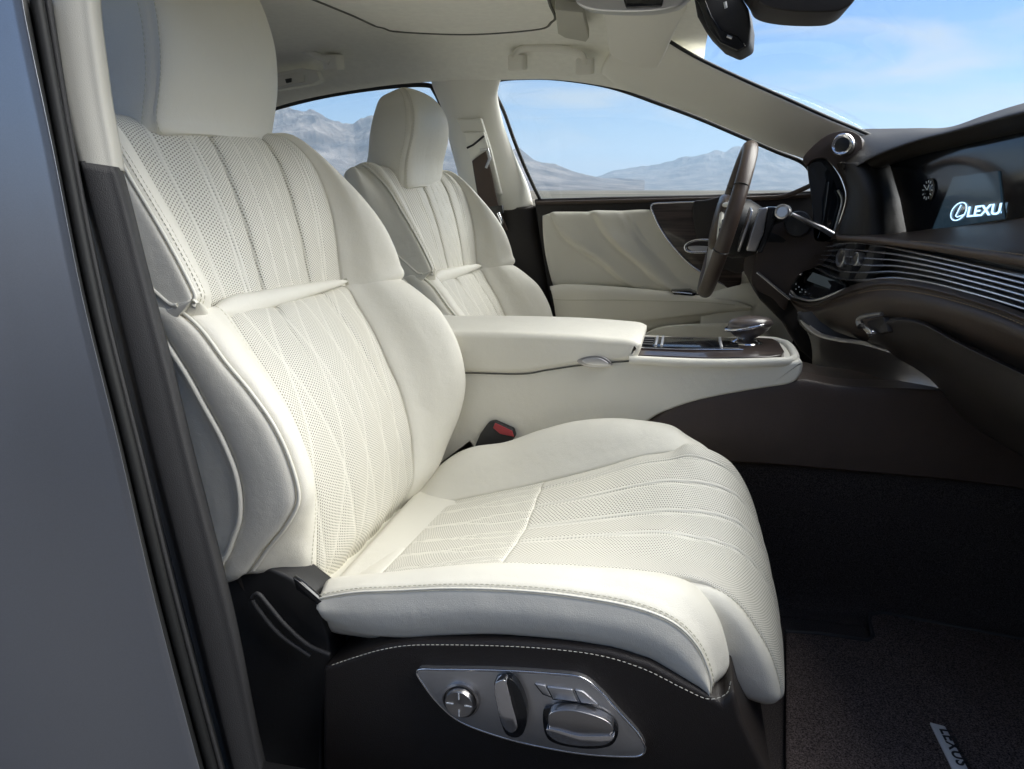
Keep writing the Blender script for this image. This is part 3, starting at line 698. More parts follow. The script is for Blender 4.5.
def make_seat(label, cat, group, loc):
    root = empty('car_seat', loc, label, cat, group)
    # ---------------- upper backrest
    U = upper_surface(); C = M['cream']
    amax = U.nr-1
    kw = dict(flip=-1)
    panel('shoulder_side', U, 0, amax, 0, 3, C, root, 70, 40, puff=.002, **kw)
    panel('shoulder_bolster', U, 0, amax, 3, 5, C, root, 70, 24, puff=.003, **kw)
    deep = [L2(.29, .44, .345), L2(.71, .80, .745)]
    fine = [L2(.09, .13, .10), L2(.185, .27, .215), L2(.205, .295, .237), L2(.40, .56, .455), L2(.51, .64, .555), L2(.60, .715, .64), L2(.83, .92, .865), L2(.855, .95, .892)]
    panel('upper_insert', U, 0, amax, 5, 9, M['cream_perf'], root, 190, 230, relief=relief_lines(deep, fine, .0056, .0060), perf=True, **kw)
    panel('shoulder_bolster', U, 0, amax, 9, U.nc-1, C, root, 70, 60, puff=.002, **kw)
    # ---------------- lower backrest
    Lo = lower_surface(); am = Lo.nr-1
    panel('side_panel', Lo, 0, am, 0, 2, C, root, 70, 24, puff=.001, **kw)
    panel('side_panel', Lo, 0, am, 2, 4, C, root, 70, 30, puff=.004, **kw)
    panel('side_bolster', Lo, 0, am, 4, 6, C, root, 80, 30, puff=.002, **kw)
    n = 5; fine = []
    for i in range(6):
        s0 = .10+.155*i
        ph = i*0.0
        fine.append(lambda w, s0=s0: s0-.05*(1-w)+.040*np.sin((1-w)*8.0+.6)*np.clip((1-w)*1.6-.1, 0, 1)+.03*w)
        fine.append(lambda w, s0=s0: s0-.05*(1-w)-.040*np.sin((1-w)*8.0+.6)*np.clip((1-w)*1.6-.1, 0, 1)+.015*w)
    deep = [lambda w: .30+.0*w-.10*(1-w)**1.2-.10*np.clip(.5-w, 0, 1), lambda w: .72+.16*(1-w)**.8]
    def rl(w, s, La, Lb):
        ph = (s+.05*(1-w)-.02*w-.03)/.150*math.pi*.72; th = 4.9*(1-w)**1.2
        p1, p2 = np.abs(np.sin(ph+th)), np.abs(np.sin(ph-th)); k = np.clip((1-w)*1.3+.35, 0, 1)
        r = .0042*k*(np.sqrt(np.minimum(p1, 1))*np.sqrt(np.minimum(p2, 1))-1); sc = .208/math.pi*Lb
        m = (1-gau(p1*sc, .0020))*(1-gau(p2*sc, .0020))
        for g, lo in ((deep[0], .45), (deep[1], .25)):
            x = (s-g(w))*Lb; kk = np.clip((w-lo)/.3, 0, 1); r -= .004*gau(x, .004)*kk+.0018*gau(x, .013)*kk; m *= 1-gau(x, .0016)*kk
        return r, m
    panel('lower_insert', Lo, 0, am, 6, 10, M['cream_perf'], root, 260, 200, relief=rl, perf=True, **kw)
    panel('side_bolster', Lo, 0, am, 10, 14, C, root, 90, 70, puff=.002, **kw)
    panel('side_panel', Lo, 0, am, 14, Lo.nc-1, C, root, 60, 20, **kw)
    # smooth waist band between the inserts
    bt, bb = [], []
    for t in np.linspace(0, 1, 9):
        u = -.205+.383*t; th = (.034*(1-t)**.6*min(1, t*5+.35)+.006)*min(1, (1-t)*8+.3)
        vc = .503-.004*t
        d = np.interp(t, [0, .5, 1], [.010, .026, .034])
        bt.append((u, vc+th*.62, d, th)); bb.append((u, vc-th*.42, d))
    net = []
    for k, (lift) in ((0, -.008), (.12, .005), (.4, .0095), (.7, .009), (.92, .004), (1, -.008)):
        net.append([SB(b_[1]*(1-k)+t_[1]*k, b_[2]+(lift*min(1, t_[3]/.022) if lift > 0 else lift), b_[0]) for t_, b_ in zip(bt, bb)])
    panel('waist_band', Surf(net), 0, 5, 0, 8, C, root, 30, 90, flip=-1, edge=.002, rad=.003)
    # back shell closing the rear
    ring = []
    for v, hw, th in ((.0, .235, .06), (.10, .255, .07), (.35, .268, .07), (.55, .262, .06), (.70, .24, .05), (.77, .255, .03), (.80, .235, .015)):
        ring.append([SB(v, -.085, -hw), SB(v, -.13-th*.6, -hw*.85), SB(v, -.13-th, 0), SB(v, -.13-th*.6, hw*.85), SB(v, -.085, hw)])
    sheet('back_shell', Surf(ring), M['brown_plastic'], root, 40, 40, flip=1, thick=.03)
    V, Fc = box_arr((0, 0, 0), (1, 1, 1))
    # ---------------- piping and stitching on the sides
    def line(S, A, B, off): A = np.asarray(A, float); B = np.broadcast_to(np.asarray(B, float), A.shape); p = S.ev(A, B); q = S.nrm(A, B, -1); return p+q*off
    tube('piping', line(U, np.linspace(1.6, 9.4, 60), 3.0, .0), .0026, M['piping'], root, seg=8)
    tube('piping', line(Lo, np.linspace(.3, am-.2, 60), 4.0, .001), .0028, M['piping'], root, seg=8)
    tube('piping', line(Lo, np.linspace(.2, am-.4, 60), 2.0, .001), .0042, M['piping'], root, seg=8)
    tube('piping', line(U, np.linspace(1.75, 5.0, 40), 1.0+.90*np.sin(np.linspace(1.57, 0, 40)), .001), .003, M['piping'], root, seg=8)
    stitches('stitching', line(U, np.linspace(2.2, 9.6, 200), 3.32, .0016), M['thread'], root)
    stitches('stitching', line(U, np.linspace(2.2, 9.6, 200), 3.5, .0022), M['thread_light'], root)
    stitches('stitching', line(Lo, np.linspace(1, am-.6, 200), 13.35, .0018), M['thread_light'], root)
    stitches('stitching', line(Lo, np.linspace(1, am-1.0, 200), 5.75, .0010), M['thread_light'], root)
    make_headrest(root, .770, 1.075, .157, .165, .006)

    # ---------------- cushion
    stn = [0, .14, .28, .40, .52, .62, .72, .82, .90, .96, 1.0]
    # profiles along x: near side edge line, near insert line, centre, far insert, far crest
    xs = np.array([-.56, -.50, -.44, -.36, -.27, -.18, -.10, -.03, .03, .07, .10])
    near_seam = [(-.56, .325), (-.47, .346), (-.36, .372), (-.22, .392), (-.09, .395), (-.02, .388), (.03, .366)]
    near_in = [(-.56, .295), (-.50, .305), (-.42, .328), (-.24, .372), (-.09, .384), (.044, .384)]
    mid_ = [(-.56, .285), (-.50, .295), (-.43, .312), (-.24, .350), (-.12, .378), (-.03, .398), (.05, .405)]
    far_in = [(-.56, .285), (-.50, .290), (-.434, .306), (-.257, .361), (-.146, .400), (-.058, .436), (.02, .455)]
    far_cr = [(-.56, .25), (-.517, .300), (-.463, .361), (-.399, .397), (-.318, .416), (-.26, .443), (-.194, .466), (-.119, .478), (-.028, .478), (.03, .462)]
    # rear + middle part : rows x, cols y
    net = []
    for x in [-.57, -.54, -.50, -.45, -.40, -.33, -.26, -.19, -.12, -.06, -.01, .03, .06]:
        ns, ni, mi, fi, fc = [tab(x, t) for t in (near_seam, near_in, mid_, far_in, far_cr)]
        net.append([(x, .0, ns-.01), (x, .012, ns+.007), (x, .045, (ns+ni)/2+.016), (x, .10, ni+.002), (x, .14, ni*.8+mi*.2), (x, .21, ni*.3+mi*.7), (x, .27, mi), (x, .34, mi*.5+fi*.5), (x, .40, mi*.12+fi*.88), (x, .435, fi), (x, .475, fi*.35+fc*.65+.004), (x, .505, fc), (x, .53, fc-.012), (x, .547, fc-.045), (x, .55, fc-.12)])
    for dxk, rr_ in ((.012, net[-2]), (.030, net[-1])):
        for c_ in range(10, 15): rr_[c_] = (rr_[c_][0]-dxk*min(1, (c_-9)*.5), rr_[c_][1], rr_[c_][2]-dxk*.3)
    S = Surf(net)       # a: +x ; b:+y ; da x db = +z -> flip 1
    top = lambda x: np.interp(x, [-.57, -.54, -.50, -.45, -.40, -.33, -.26, -.19, -.12, -.06, -.01, .03, .06], np.arange(13))
    panel('cushion_rear', S, 0, top(-.436), 3, 9, C, root, 40, 90, edge=.003)
    wav = []
    for i in range(6):
        s0 = .10+.16*i
        wav.append(lambda w, s0=s0: s0+.022*np.sin(w*6)); wav.append(lambda w, s0=s0: s0+.03-.022*np.sin(w*6))
    panel('cushion_insert', S, top(-.436), top(-.238), 3, 9, M['cream_perf'], root, 130, 220, relief=relief_lines([], wav, fh=.0008, wf=.0018), perf=True, edge=.003, rad=.003)
    # front insert incl. the thigh support that rolls over the front
    nose = []
    for x in [-.26, -.19, -.12, -.06, -.01]:
        r = net[[-.57, -.54, -.50, -.45, -.40, -.33, -.26, -.19, -.12, -.06, -.01, .03, .06].index(x)]
        nose.append([np.array(p) for p in r[3:10]])
    #   profile of the roll per column (y, list of (x,z))
    yc_ = [.10, .14, .21, .27, .34, .40, .435]
    pr_near = [(.03, .386), (.062, .378), (.095, .358), (.125, .322), (.148, .282), (.164, .240), (.168, .214), (.150, .202), (.12, .208)]
    pr_far = [(.02, .466), (.055, .460), (.095, .440), (.125, .400), (.148, .345), (.160, .29), (.164, .25), (.15, .222), (.12, .215)]
    for k in range(9):
        r = []
        for j, y in enumerate(yc_):
            t = (y-.10)/.335; a = np.array(pr_near[k]); b = np.array(pr_far[k]); q = a*(1-t)+b*t
            bul = .012*math.sin(math.pi*t)
            r.append(np.array([q[0]+bul, y, q[1]-[.026, .024, .018, .010, .004, 0, 0, 0, 0][k]*math.sin(math.pi*t)]))
        nose.append(r)
    SN = Surf(nose)
    fd_ = [L2(.10, .0+.10, .16), L2(.32, .46, .36), L2(.50, .66, .54), L2(.66, .80, .70), L2(.84, .90, .86)]
    fin = []
    for g in fd_[1:]:
        fin.append(lambda w, g=g: g(w)-.012); fin.append(lambda w, g=g: g(w)+.012)
    def rn(w, s, La, Lb):
        r, m = relief_lines([], fin, fh=.0008, wf=.0020)(w, s, La, Lb)
        for g in fd_[1:]: r -= .0016*gau((s-g(w))*Lb, .004)+.0014*gau((s-g(w))*Lb, .016)
        return r, m
    panel('thigh_support', SN, .3, SN.nr-1, 0, 6, M['cream_perf'], root, 300, 240, relief=rn, perf=True, edge=.003, rad=.003)
    # side cheek of the thigh support
    ck = np.array([(.0, .101, .381), (.062, .100, .374), (.095, .100, .354), (.122, .100, .320), (.145, .100, .281), (.160, .100, .240), (.164, .100, .214), (.148, .100, .204), (.12, .100, .209), (.085, .100, .225), (.055, .100, .26), (.01, .10, .30), (-.03, .10, .35)])
    cen = ck.mean(0); rows = []
    for k, y in ((1.0, .108), (.985, .100), (.93, .088), (.75, .078), (.4, .074), (.02, .073)):
        r = cen+(ck-cen)*k; r[:, 1] = y; rows.append(np.vstack([r, r[:1]]))
    panel('thigh_support_cheek', Surf(rows), 0, 5, 0, 13, C, root, 40, 90, flip=1, edge=0, edges='')
    ckf = ck+[0, .335, .06]; rows = []
    for k, y in ((1.0, .43), (.97, .445), (.8, .452), (.05, .455)):
        r = ckf.mean(0)+(ckf-ckf.mean(0))*k; r[:, 1] = y; rows.append(np.vstack([r, r[:1]]))
    panel('thigh_support_cheek', Surf(rows), 0, 3, 0, 13, C, root, 20, 60, flip=-1, edge=0, edges='')
    stitches('cushion_stitching', curve([p+[.0, -.001, .001] for p in np.array(ck[1:7])], 90), M['thread_light'], root)
    # near bolster: top roll and side face, ends rounded at the front
    so = [(-.483, .338), (-.47, .345), (-.42, .360), (-.358, .371), (-.29, .383), (-.221, .391), (-.15, .395), (-.091, .394), (-.05, .391), (-.017, .385), (.010, .375), (.030, .360), (.046, .340), (.056, .318), (.062, .298), (.062, .280)]
    bi = [(-.50, .318), (-.47, .322), (-.42, .330), (-.36, .346), (-.29, .364), (-.237, .376), (-.15, .384), (-.092, .388), (-.045, .391), (.0, .390), (.032, .382), (.056, .362), (.071, .338), (.079, .312), (.082, .285), (.078, .262)]
    rows = []
    for i, ((x, z), (xi, zi)) in enumerate(zip(so, bi)):
        fr = np.clip((i-8)/6., 0, 1)
        o = np.array([x, 0.0, z]); inn = np.array([xi, .100, zi-.004*(1-fr)])
        mid1 = o*.85+inn*.15; mid1[2] += .008*(1-fr); mid1[0] += .004*fr
        mid2 = o*.45+inn*.55; mid2[2] += .016*(1-fr)+.002; mid2[0] += .014*fr; mid2[1] -= .004
        rows.append([o, mid1, mid2, inn])
    SBo = Surf(rows)     # da=+x, db=+y -> +z
    panel('cushion_bolster', SBo, 0, 15, 0, 3, C, root, 110, 36, edge=.004, rad=.005)
    bo = [(-.476, .312), (-.468, .300), (-.43, .287), (-.358, .290), (-.29, .304), (-.221, .316), (-.15, .321), (-.105, .322), (-.07, .320), (-.04, .316), (-.012, .308), (.012, .294), (.03, .284), (.045, .279), (.056, .274), (.062, .268)]
    rows = []
    for (x, z), (xb, zb) in zip(so, bo):
        t = np.array([x, 0, z]); b = np.array([xb, .012, zb]); rows.append([b+[0, .05, .006], b, b*.8+t*.2+[0, -.012, 0], b*.45+t*.55+[0, -.014, 0], b*.15+t*.85+[0, -.006, 0], t])
    SS = Surf(rows)      # da=+x, db=+z -> -y
    panel('cushion_side', SS, 0, 15, 0, 5, C, root, 110, 40, edge=.003, rad=.004)
    sl = np.array([(x, -.001, z) for x, z in so]); tube('piping', curve(sl+[0, -.0005, -.001], 120), .0016, M['piping'], root, seg=8)
    P_ = SBo.ev(np.linspace(.4, 14.8, 300), np.full(300, .33)); N_ = SBo.nrm(np.linspace(.4, 14.8, 300), np.full(300, .33)); stitches('cushion_stitching', P_+N_*.0012, M['thread'], root)
    # bolster front cap where it curls down
    # far bolster
    panel('cushion_bolster', S, top(-.54), 12, 9, 14, C, root, 90, 50, edge=.003)
    fr_ = []
    e = [np.array(p) for p in net[-1][9:]]
    for dx, dz in ((-.004, 0), (.010, -.010), (.018, -.040), (.018, -.10), (.01, -.16)):
        fr_.append([p+[dx, 0, dz] for p in e])
    panel('bolster_front', Surf(fr_), 0, 4, 0, len(e)-1, C, root, 30, 40, edge=.0)
    # inner foam block so nothing is hollow
    build('cushion_core', [box_arr((-.235, .275, .285), (.56, .50, .05)), box_arr((.02, .27, .29), (.16, .3, .10))], C, root, bevel=.02)
    return root

seat_label = 'large cream leather front passenger seat with perforated quilted inserts, nearest in view'
seat = make_seat(seat_label, 'car seat', 'cream leather front seats', (-.45, .27, .12))

# dark seat base with its switch panel (fixed under the cushion, part of the near seat)
def seat_base(root):
    Y = -.012
    top = [(322, 668), (336, 664), (355, 656), (385, 646), (420, 642), (500, 642), (560, 646), (610, 652), (650, 664), (690, 686), (722, 704), (734, 690), (742, 720), (775, 790), (700, 860), (330, 860), (322, 760)]
    P = pix(top, Y); prism('seat_base', P, (0, .50, -.02), M['brown_plastic'], root, bevel=.012, segs=4, angle=20)
    st = curve(pix([(332, 665), (356, 657), (385, 649), (420, 645), (500, 646), (560, 650), (606, 657), (646, 670), (682, 688), (708, 699), (726, 694), (731, 681)], -.0155), 200)
    stitches('base_stitching', st+[0, .0, .0], M['thread_light'], root, L=.0045, gap=.0025, r=.00055)
    # rear recliner cover
    P = pix([(205, 545), (240, 555), (290, 578), (318, 600), (328, 640), (330, 665), (322, 720), (322, 860), (180, 860), (190, 640)], [.02, .02, .0, .0]); prism('recliner_cover', P, (0, .06, 0), M['black'], root, bevel=.006)
    tube('cover_slot', curve(pix([(252, 598), (258, 594), (268, 605), (285, 625), (308, 645), (330, 655)], -.004), 40), .0035, M['char'], root)
    tube('cover_slot', curve(pix([(252, 600), (260, 612), (280, 635), (310, 656)], -.004), 40), .0035, M['char'], root)
    prism('cover_clip', pix([(292, 577), (300, 583), (322, 602), (318, 606), (296, 590)], -.004), (0, .01, 0), M['gloss'], root, bevel=.002)
    # metal switch plate
    Yp = -.022
    out = curve(pix([(417, 671), (440, 670), (500, 671), (550, 674), (581, 678), (600, 692), (620, 714), (638, 734), (645, 748), (640, 756), (620, 757), (580, 754), (530, 745), (490, 734), (460, 722), (440, 706), (424, 686)], Yp), 90, closed=True)
    pl = prism('switch_plate', out, (0, .016, 0), M['satin'], root, bevel=.0025, segs=4, angle=15)
    rim = tube('plate_rim', out+[0, .001, 0], .0018, M['chrome'], pl, seg=8, closed=True)
    # round lumbar knob
    c = at(461, 700, y=Yp-.003)
    build('lumbar_switch', [lathe_arr(c, (0, -1, 0), [(-.004, .026), (.002, .026), (.003, .0235), (-.001, .022), (-.001, .0212), (.008, .0205), (.010, .019), (.0095, .010), (.0088, .0)], 48)], M['darkmetal'], pl)
    build('switch_marks', [box_arr(c+[-.013, -.0102, 0], (.010, .001, .0015)), box_arr(c+[.013, -.0102, 0], (.010, .001, .0015)), box_arr(c+[0, -.0102, -.013], (.0015, .001, .010)), box_arr(c+[0, -.0102, .013], (.0015, .001, .010))], M['white'], pl)
    # upright recline lever
    lv = curve(pix([(494, 684), (500, 679), (512, 680), (522, 695), (527, 715), (524, 732), (516, 738), (505, 733), (498, 712)], Yp-.012), 50, closed=True)
    prism('recline_lever', lv, (0, .016, 0), M['gloss'], pl, bevel=.003, segs=4, angle=15)
    lv = curve(pix([(494, 687), (499, 681), (505, 681), (508, 690), (512, 705), (517, 726), (512, 733), (504, 728), (498, 712)], Yp-.022), 40, closed=True)
    prism('lever_face', lv, (0, .014, 0), M['chrome'], pl, bevel=.003, segs=4, angle=15)
    # horizontal slide lever
    lv = curve(pix([(543, 712), (550, 708), (575, 709), (605, 716), (617, 726), (617, 738), (608, 747), (585, 749), (556, 744), (545, 734)], Yp-.006), 60, closed=True)
    prism('slide_recess', lv, (0, .010, 0), M['gloss'], pl, bevel=.002, segs=3, angle=15)
    lv = curve(pix([(548, 717), (556, 711), (575, 711), (600, 718), (612, 726), (611, 734), (598, 737), (570, 736), (552, 732)], Yp-.018), 60, closed=True)
    prism('slide_lever', lv, (0, .016, 0), M['darkmetal'], pl, bevel=.005, segs=5, angle=15)
    lv = curve(pix([(546, 730), (556, 730), (580, 736), (608, 736), (614, 738), (604, 745), (580, 746), (556, 741)], Yp-.020), 60, closed=True)
    prism('slide_lever_lip', lv, (0, .014, 0), M['chrome'], pl, bevel=.004, segs=4, angle=15)
    # memory buttons
    for q in ([(535, 684), (545, 686), (551, 697), (543, 694)], [(547, 687), (572, 690), (577, 702), (553, 699)], [(575, 690), (583, 692), (598, 705), (581, 703)]):
        prism('memory_button', pix(q, Yp-.003), (0, .006, 0), M['satin'], pl, bevel=.0008, segs=2)
        tube('button_gap', pix(q, Yp-.0015), .0010, M['gloss'], pl, seg=6, closed=True)
seat_base(seat)

def copy_tree(o, parent=None):
    c = o.copy(); COL.objects.link(c); c.parent = parent
    for ch in [x for x in bpy.data.objects if x.parent == o]: copy_tree(ch, c)
    return c
drv = empty('car_seat', (-.45+.045, .27+.80, .075), 'cream leather driver seat behind the centre armrest', 'car seat', 'cream leather front seats')
for ch in [x for x in bpy.data.objects if x.parent == seat]:
    if ch.name.split('.')[0] in ('seat_base', 'base_stitching', 'recliner_cover', 'cover_slot', 'cover_clip', 'switch_plate'): continue
    if ch.name.split('.')[0] == 'headrest': continue
    copy_tree(ch, drv)
drv.scale = (1, .92, 1)
_h = empty('tmp', (-.45, .27, .12), None, None); make_headrest(_h, .738, .985, .148, .155, .024, .9)
for ch in [x for x in bpy.data.objects if x.parent == _h]: ch.parent = drv
bpy.data.objects.remove(_h)

# ================================================================== DASHBOARD
def tabs(P, n): return curve(np.array(P, float), n)
def dnet(rows):
    """rows: list of lists (px,py,d) of equal length"""
    out = [[at(p[0], p[1], d=p[2]) for p in r] for r in rows]
    if rows[0][-1][0] >= 1090:       # carry the dashboard on to the near door
        for r in out: r.append(r[-1]+(r[-1]-r[-2])*1.5)
    return out
def resamp(line, n=9):
    """resample a pixel line (px,py,d) to n columns by arc length"""
    L = np.array(line, float); s = np.concatenate([[0], np.cumsum(np.linalg.norm(np.diff(L[:, :2], axis=0), axis=1))]); t = np.linspace(0, s[-1], n)
    return [tuple(np.interp(t, s, L[:, k]) for k in range(3)) for t in t]
def dashboard():
    r = empty('dashboard', (.45, .67, .85), 'dark brown leather dashboard with metal air vent slats and a wide screen', 'dashboard')
    # top, from the windscreen base over the brow to its lip
    Wb = [(812, 136, .30), (835, 131, .32), (862, 129, .32), (890, 128.5, .32), (918, 128, .32), (949, 127, .32), (985, 115, .32), (1024, 103, .32), (1100, 85, .32)]
    Mi = [(822, 142, .12), (842, 139, .14), (866, 137, .14), (890, 136, .14), (918, 132, .14), (949, 128.5, .14), (985, 118, .14), (1024, 106, .14), (1100, 88, .14)]
    Rg = [(842, 168, .02), (855, 163, .03), (870, 155, .04), (890, 147, .045), (918, 138, .05), (949, 130.5, .05), (985, 120.5, .05), (1024, 110, .05), (1100, 93, .05)]
    Rm = [(843, 171, .025), (858, 167, .035), (873, 161, .045), (892, 154, .05), (920, 145, .055), (951, 138, .055), (986, 129, .055), (1024, 120, .055), (1100, 102, .055)]
    Lp = [(845, 172, .035), (862, 172, .05), (877, 168, .06), (894, 162, .075), (922, 154, .085), (953, 147, .085), (987, 139, .085), (1024, 131, .085), (1100, 114, .085)]
    Bk = [(p[0], p[1]+3, p[2]+.05) for p in Lp]
    under = [(p[0], p[1]+60, .34) for p in Wb]
    net = dnet([Wb, Mi, Rg, Rm, Lp, Bk])
    sheet('dash_top', Surf(net), M['brown_dark_shaded'], r, 70, 90, flip=1, thick=.02)
    # gloss panel with the display
    nb = [(888, 160, .092), (922, 150, .092), (998, 132, .092), (1100, 108, .092), (1230, 72, .092), (1260, 168, .092), (1130, 196, .092), (1024, 217, .092), (998, 222, .092), (960, 228, .092), (933, 232, .092), (907, 237, .092), (900, 200, .092)]
    prism('display_panel', pixd([(a, b) for a, b, c in nb], .092), (.02, 0, 0), M['gloss'], r, bevel=.001)
    sc = prism('display', pixd([(932, 230), (953, 177), (998, 171), (1003, 219)], .089), (.004, 0, 0), M['screen'], r, bevel=0, smooth=False)
    p0 = at(966, 217, d=.0875); p1 = at(1008, 213.2, d=.0875); pu = at(969, 206.5, d=.0875)
    wd = np.linalg.norm(p1-p0)
    t = textobj('display_lettering', 'LEXUS', .03, p0, p1-p0, pu-p0, M['glow'], sc, .0003, shear=.1)
    xs = [v.co for v in t.data.vertices]; q = np.array([np.dot(np.array(c)-p0, (p1-p0)/wd) for c in xs]); s_ = wd/max(q.max(), 1e-6)
    uy = pu-p0; ux = (p1-p0)/wd; uy = uy-ux*(ux@uy); hh = np.linalg.norm(uy); uy /= hh
    yy = np.array([np.dot(np.array(c)-p0, uy) for c in xs]); sy = hh/max(yy.max(), 1e-6)
    for v, a, b in zip(t.data.vertices, q, yy):
        w_ = np.array(v.co)-p0-ux*a-uy*b; v.co = Vector(p0+ux*a*s_+uy*b*sy+w_)
    bm = bmesh.new(); bm.from_mesh(t.data); pc = at(1001, 214, d=.0875)
    bmesh.ops.bisect_plane(bm, geom=bm.verts[:]+bm.edges[:]+bm.faces[:], plane_co=Vector(pc), plane_no=Vector(ux), clear_outer=True); bm.to_mesh(t.data); bm.free()
    cc = at(928, 190, d=.088); cx_ = at(933.5, 190, d=.088)-cc; cz_ = at(928, 178, d=.088)-cc
    ck_ = build('clock_face', [lathe_arr(cc+[.002, 0, 0], (-1, -.194, 0), [(-.004, .0215), (.001, .0215), (.002, .020), (.0018, 0)], 40)], M['gloss'], r)
    R0 = .0185; cy_ = np.array([.19, -.98, 0]); q_ = []
    for i in range(12):
        a = i*math.pi/6; p = cc+[-.001, 0, 0]+cy_*math.cos(a)*R0*.86+np.array([0, 0, 1])*math.sin(a)*R0*.86; u_ = cy_*math.cos(a)+np.array([0, 0, 1])*math.sin(a)
        V, a1, a2 = tube_arr([p-u_*.0022, p+u_*.0022], .0009, 6); q_.append((V, list(a1)+list(a2)))
    for a, l in ((1.15, .55), (2.6, .8)):
        u_ = cy_*math.cos(a)+np.array([0, 0, 1])*math.sin(a); V, a1, a2 = tube_arr([cc+[-.0015, 0, 0], cc+[-.0015, 0, 0]+u_*R0*l], .0008, 6); q_.append((V, list(a1)+list(a2)))
    build('clock_hands_and_ticks', q_, M['white'], ck_)
    # ring emblem: ellipse with a slanted L stroke
    ec = at(958.5, 211.5, d=.0875); ea = at(966.5, 208.5, d=.0875)-ec; eb = at(959.5, 203, d=.0875)-ec
    th = np.linspace(0, 2*np.pi, 40, endpoint=False); tube('display_emblem', [ec+ea*math.cos(a)+eb*math.sin(a) for a in th], .0010, M['glow'], sc, seg=6, closed=True)
    tube('display_emblem', [at(x, y, d=.0875) for x, y in ((961, 205), (955.5, 216), (957, 217), (964.5, 214.5))], .0010, M['glow'], sc, seg=6)
    # brown concave side beside the panel
    Lf = [(836, 163, .02), (845, 180, .015), (848, 197, .01), (842, 221, .005), (836, 235, .0)]
    Rt = [(889, 161, .10), (896, 182, .10), (901, 200, .10), (905, 220, .10), (909, 238, .10)]
    net = []
    for a, b in zip(Lf, Rt): net.append([at(a[0]+(b[0]-a[0])*k, a[1]+(b[1]-a[1])*k, d=a[2]+(b[2]-a[2])*kk) for k, kk in ((0, .25), (.05, .0), (.3, .02), (.55, .25), (.8, .65), (1, 1))])
    sheet('dash_cheek', Surf(net), M['brown_dark_shaded'], r, 40, 40, thick=.01)
    # ledge
    Lt = [(836, 232, .02), (870, 232, .06), (905, 231, .105), (935, 226, .105), (970, 221, .105), (1000, 217, .105), (1024, 213, .105), (1100, 198, .105)]
    Lm = [(836, 234.5, -.0), (870, 236, .005), (905, 238.5, .02), (935, 240, .03), (970, 243, .03), (1000, 246, .03), (1024, 248, .03), (1100, 256, .03)]
    Lf_ = [(836, 236.5, -.008), (870, 238.5, -.004), (905, 242, .0), (935, 245, .0), (970, 250, .0), (1000, 254, .0), (1024, 257.5, .0), (1100, 270, .0)]
    Lu = [(837, 240, -.004), (870, 242.5, .0), (905, 247, .004), (935, 251, .004), (970, 257, .004), (1000, 262, .004), (1024, 266, .004), (1100, 280, .004)]
    Lw = [(837, 241, .04), (870, 243.5, .04), (905, 248, .04), (935, 252, .04), (970, 258, .04), (1000, 263, .04), (1024, 267, .04), (1100, 281, .04)]
    S = Surf(dnet([Lt, Lm, Lf_, Lu, Lw])); sheet('dash_ledge', S, M['brown_light'], r, 50, 90, thick=.006)
    stitches('dash_stitching', S.ev(np.full(200, 1.72), np.linspace(2.2, 6.9, 200))+S.nrm(np.full(200, 1.72), np.linspace(2.2, 6.9, 200))*.001, M['thread_gold'], r, L=.005, gap=.003, r=.0008)
    # vent cavity and slats
    top = [(826, 246), (842, 241), (876, 244.5), (910, 251), (960, 262), (1024, 277), (1100, 295), (1210, 321)]
    bot = [(815, 268), (822, 274), (842, 280), (866, 280), (897, 277), (936, 284), (985, 297), (1024, 309), (1100, 334), (1210, 370)]
    n = 17
    A = resamp([(a, b, .035) for a, b in top], n); B = resamp([(a, b, .035) for a, b in bot], n)
    net = dnet([[(p[0], p[1]-4, .03) for p in A], [(p[0], p[1], .045) for p in A], [(p[0], p[1], .045) for p in B], [(p[0], p[1]+8, .02) for p in B]])
    sheet('vent_cavity', Surf(net), M['black'], r, 20, 60, thick=.004)
    slats = []
    for k, q in enumerate((0.02, .21, .40, .59, .79, 1.0)):
        L = [((a[0]*(1-q)+b[0]*q), (a[1]*(1-q)+b[1]*q)) for a, b in zip(A, B)]
        P = curve([at(x, y, d=.006) for x, y in L], 90)
        rowsn = [[p+[-.0, 0, .0014], p+[-.0012, 0, 0], p+[0, 0, -.0014], p+[.022, 0, -.0022], p+[.022, 0, .0006]] for p in P]
        V = np.array(rowsn).reshape(-1, 3); m = 5; Fq = []
        for i in range(len(P)-1):
            for j in range(m): Fq.append((i*m+j, i*m+(j+1) % m, (i+1)*m+(j+1) % m, (i+1)*m+j))
        Fq += [(0, 1, 2, 3, 4), tuple((len(P)-1)*m+j for j in range(m))][::1]
        build('vent_slat', [(V, Fq)], M['slat'], r)
    # centre vent mechanism: dials and blocks
    for (x, y, rad, nm) in ((842, 258, .020, 'vent_dial'), (857, 259, .014, 'vent_dial')):
        c = at(x, y, d=.004); build(nm, [lathe_arr(c, (-1, -.25, .1), [(-.01, rad), (.004, rad), (.005, rad*.86), (.0, rad*.80), (.0, rad*.55), (.004, rad*.5), (.004, 0)], 36)], M['darkmetal'], r)
    prism('vent_block', pixd([(846, 243), (856, 243), (852, 262), (848, 281), (838, 279), (842, 262)], .012), (.02, 0, 0), M['char'], r, bevel=.002)
    prism('vent_block', pixd([(869, 246), (875, 247), (872, 266), (864, 281), (852, 281), (862, 264)], .012), (.02, 0, 0), M['char'], r, bevel=.002)
    # lower pad
    l0 = [(786, 287, -.01), (795, 296, -.01), (814, 300, -.01), (845, 288, -.0), (871, 280, .0), (897, 279, .0), (936, 285, .0), (988, 300, .0), (1024, 313, .0), (1100, 342, .0)]
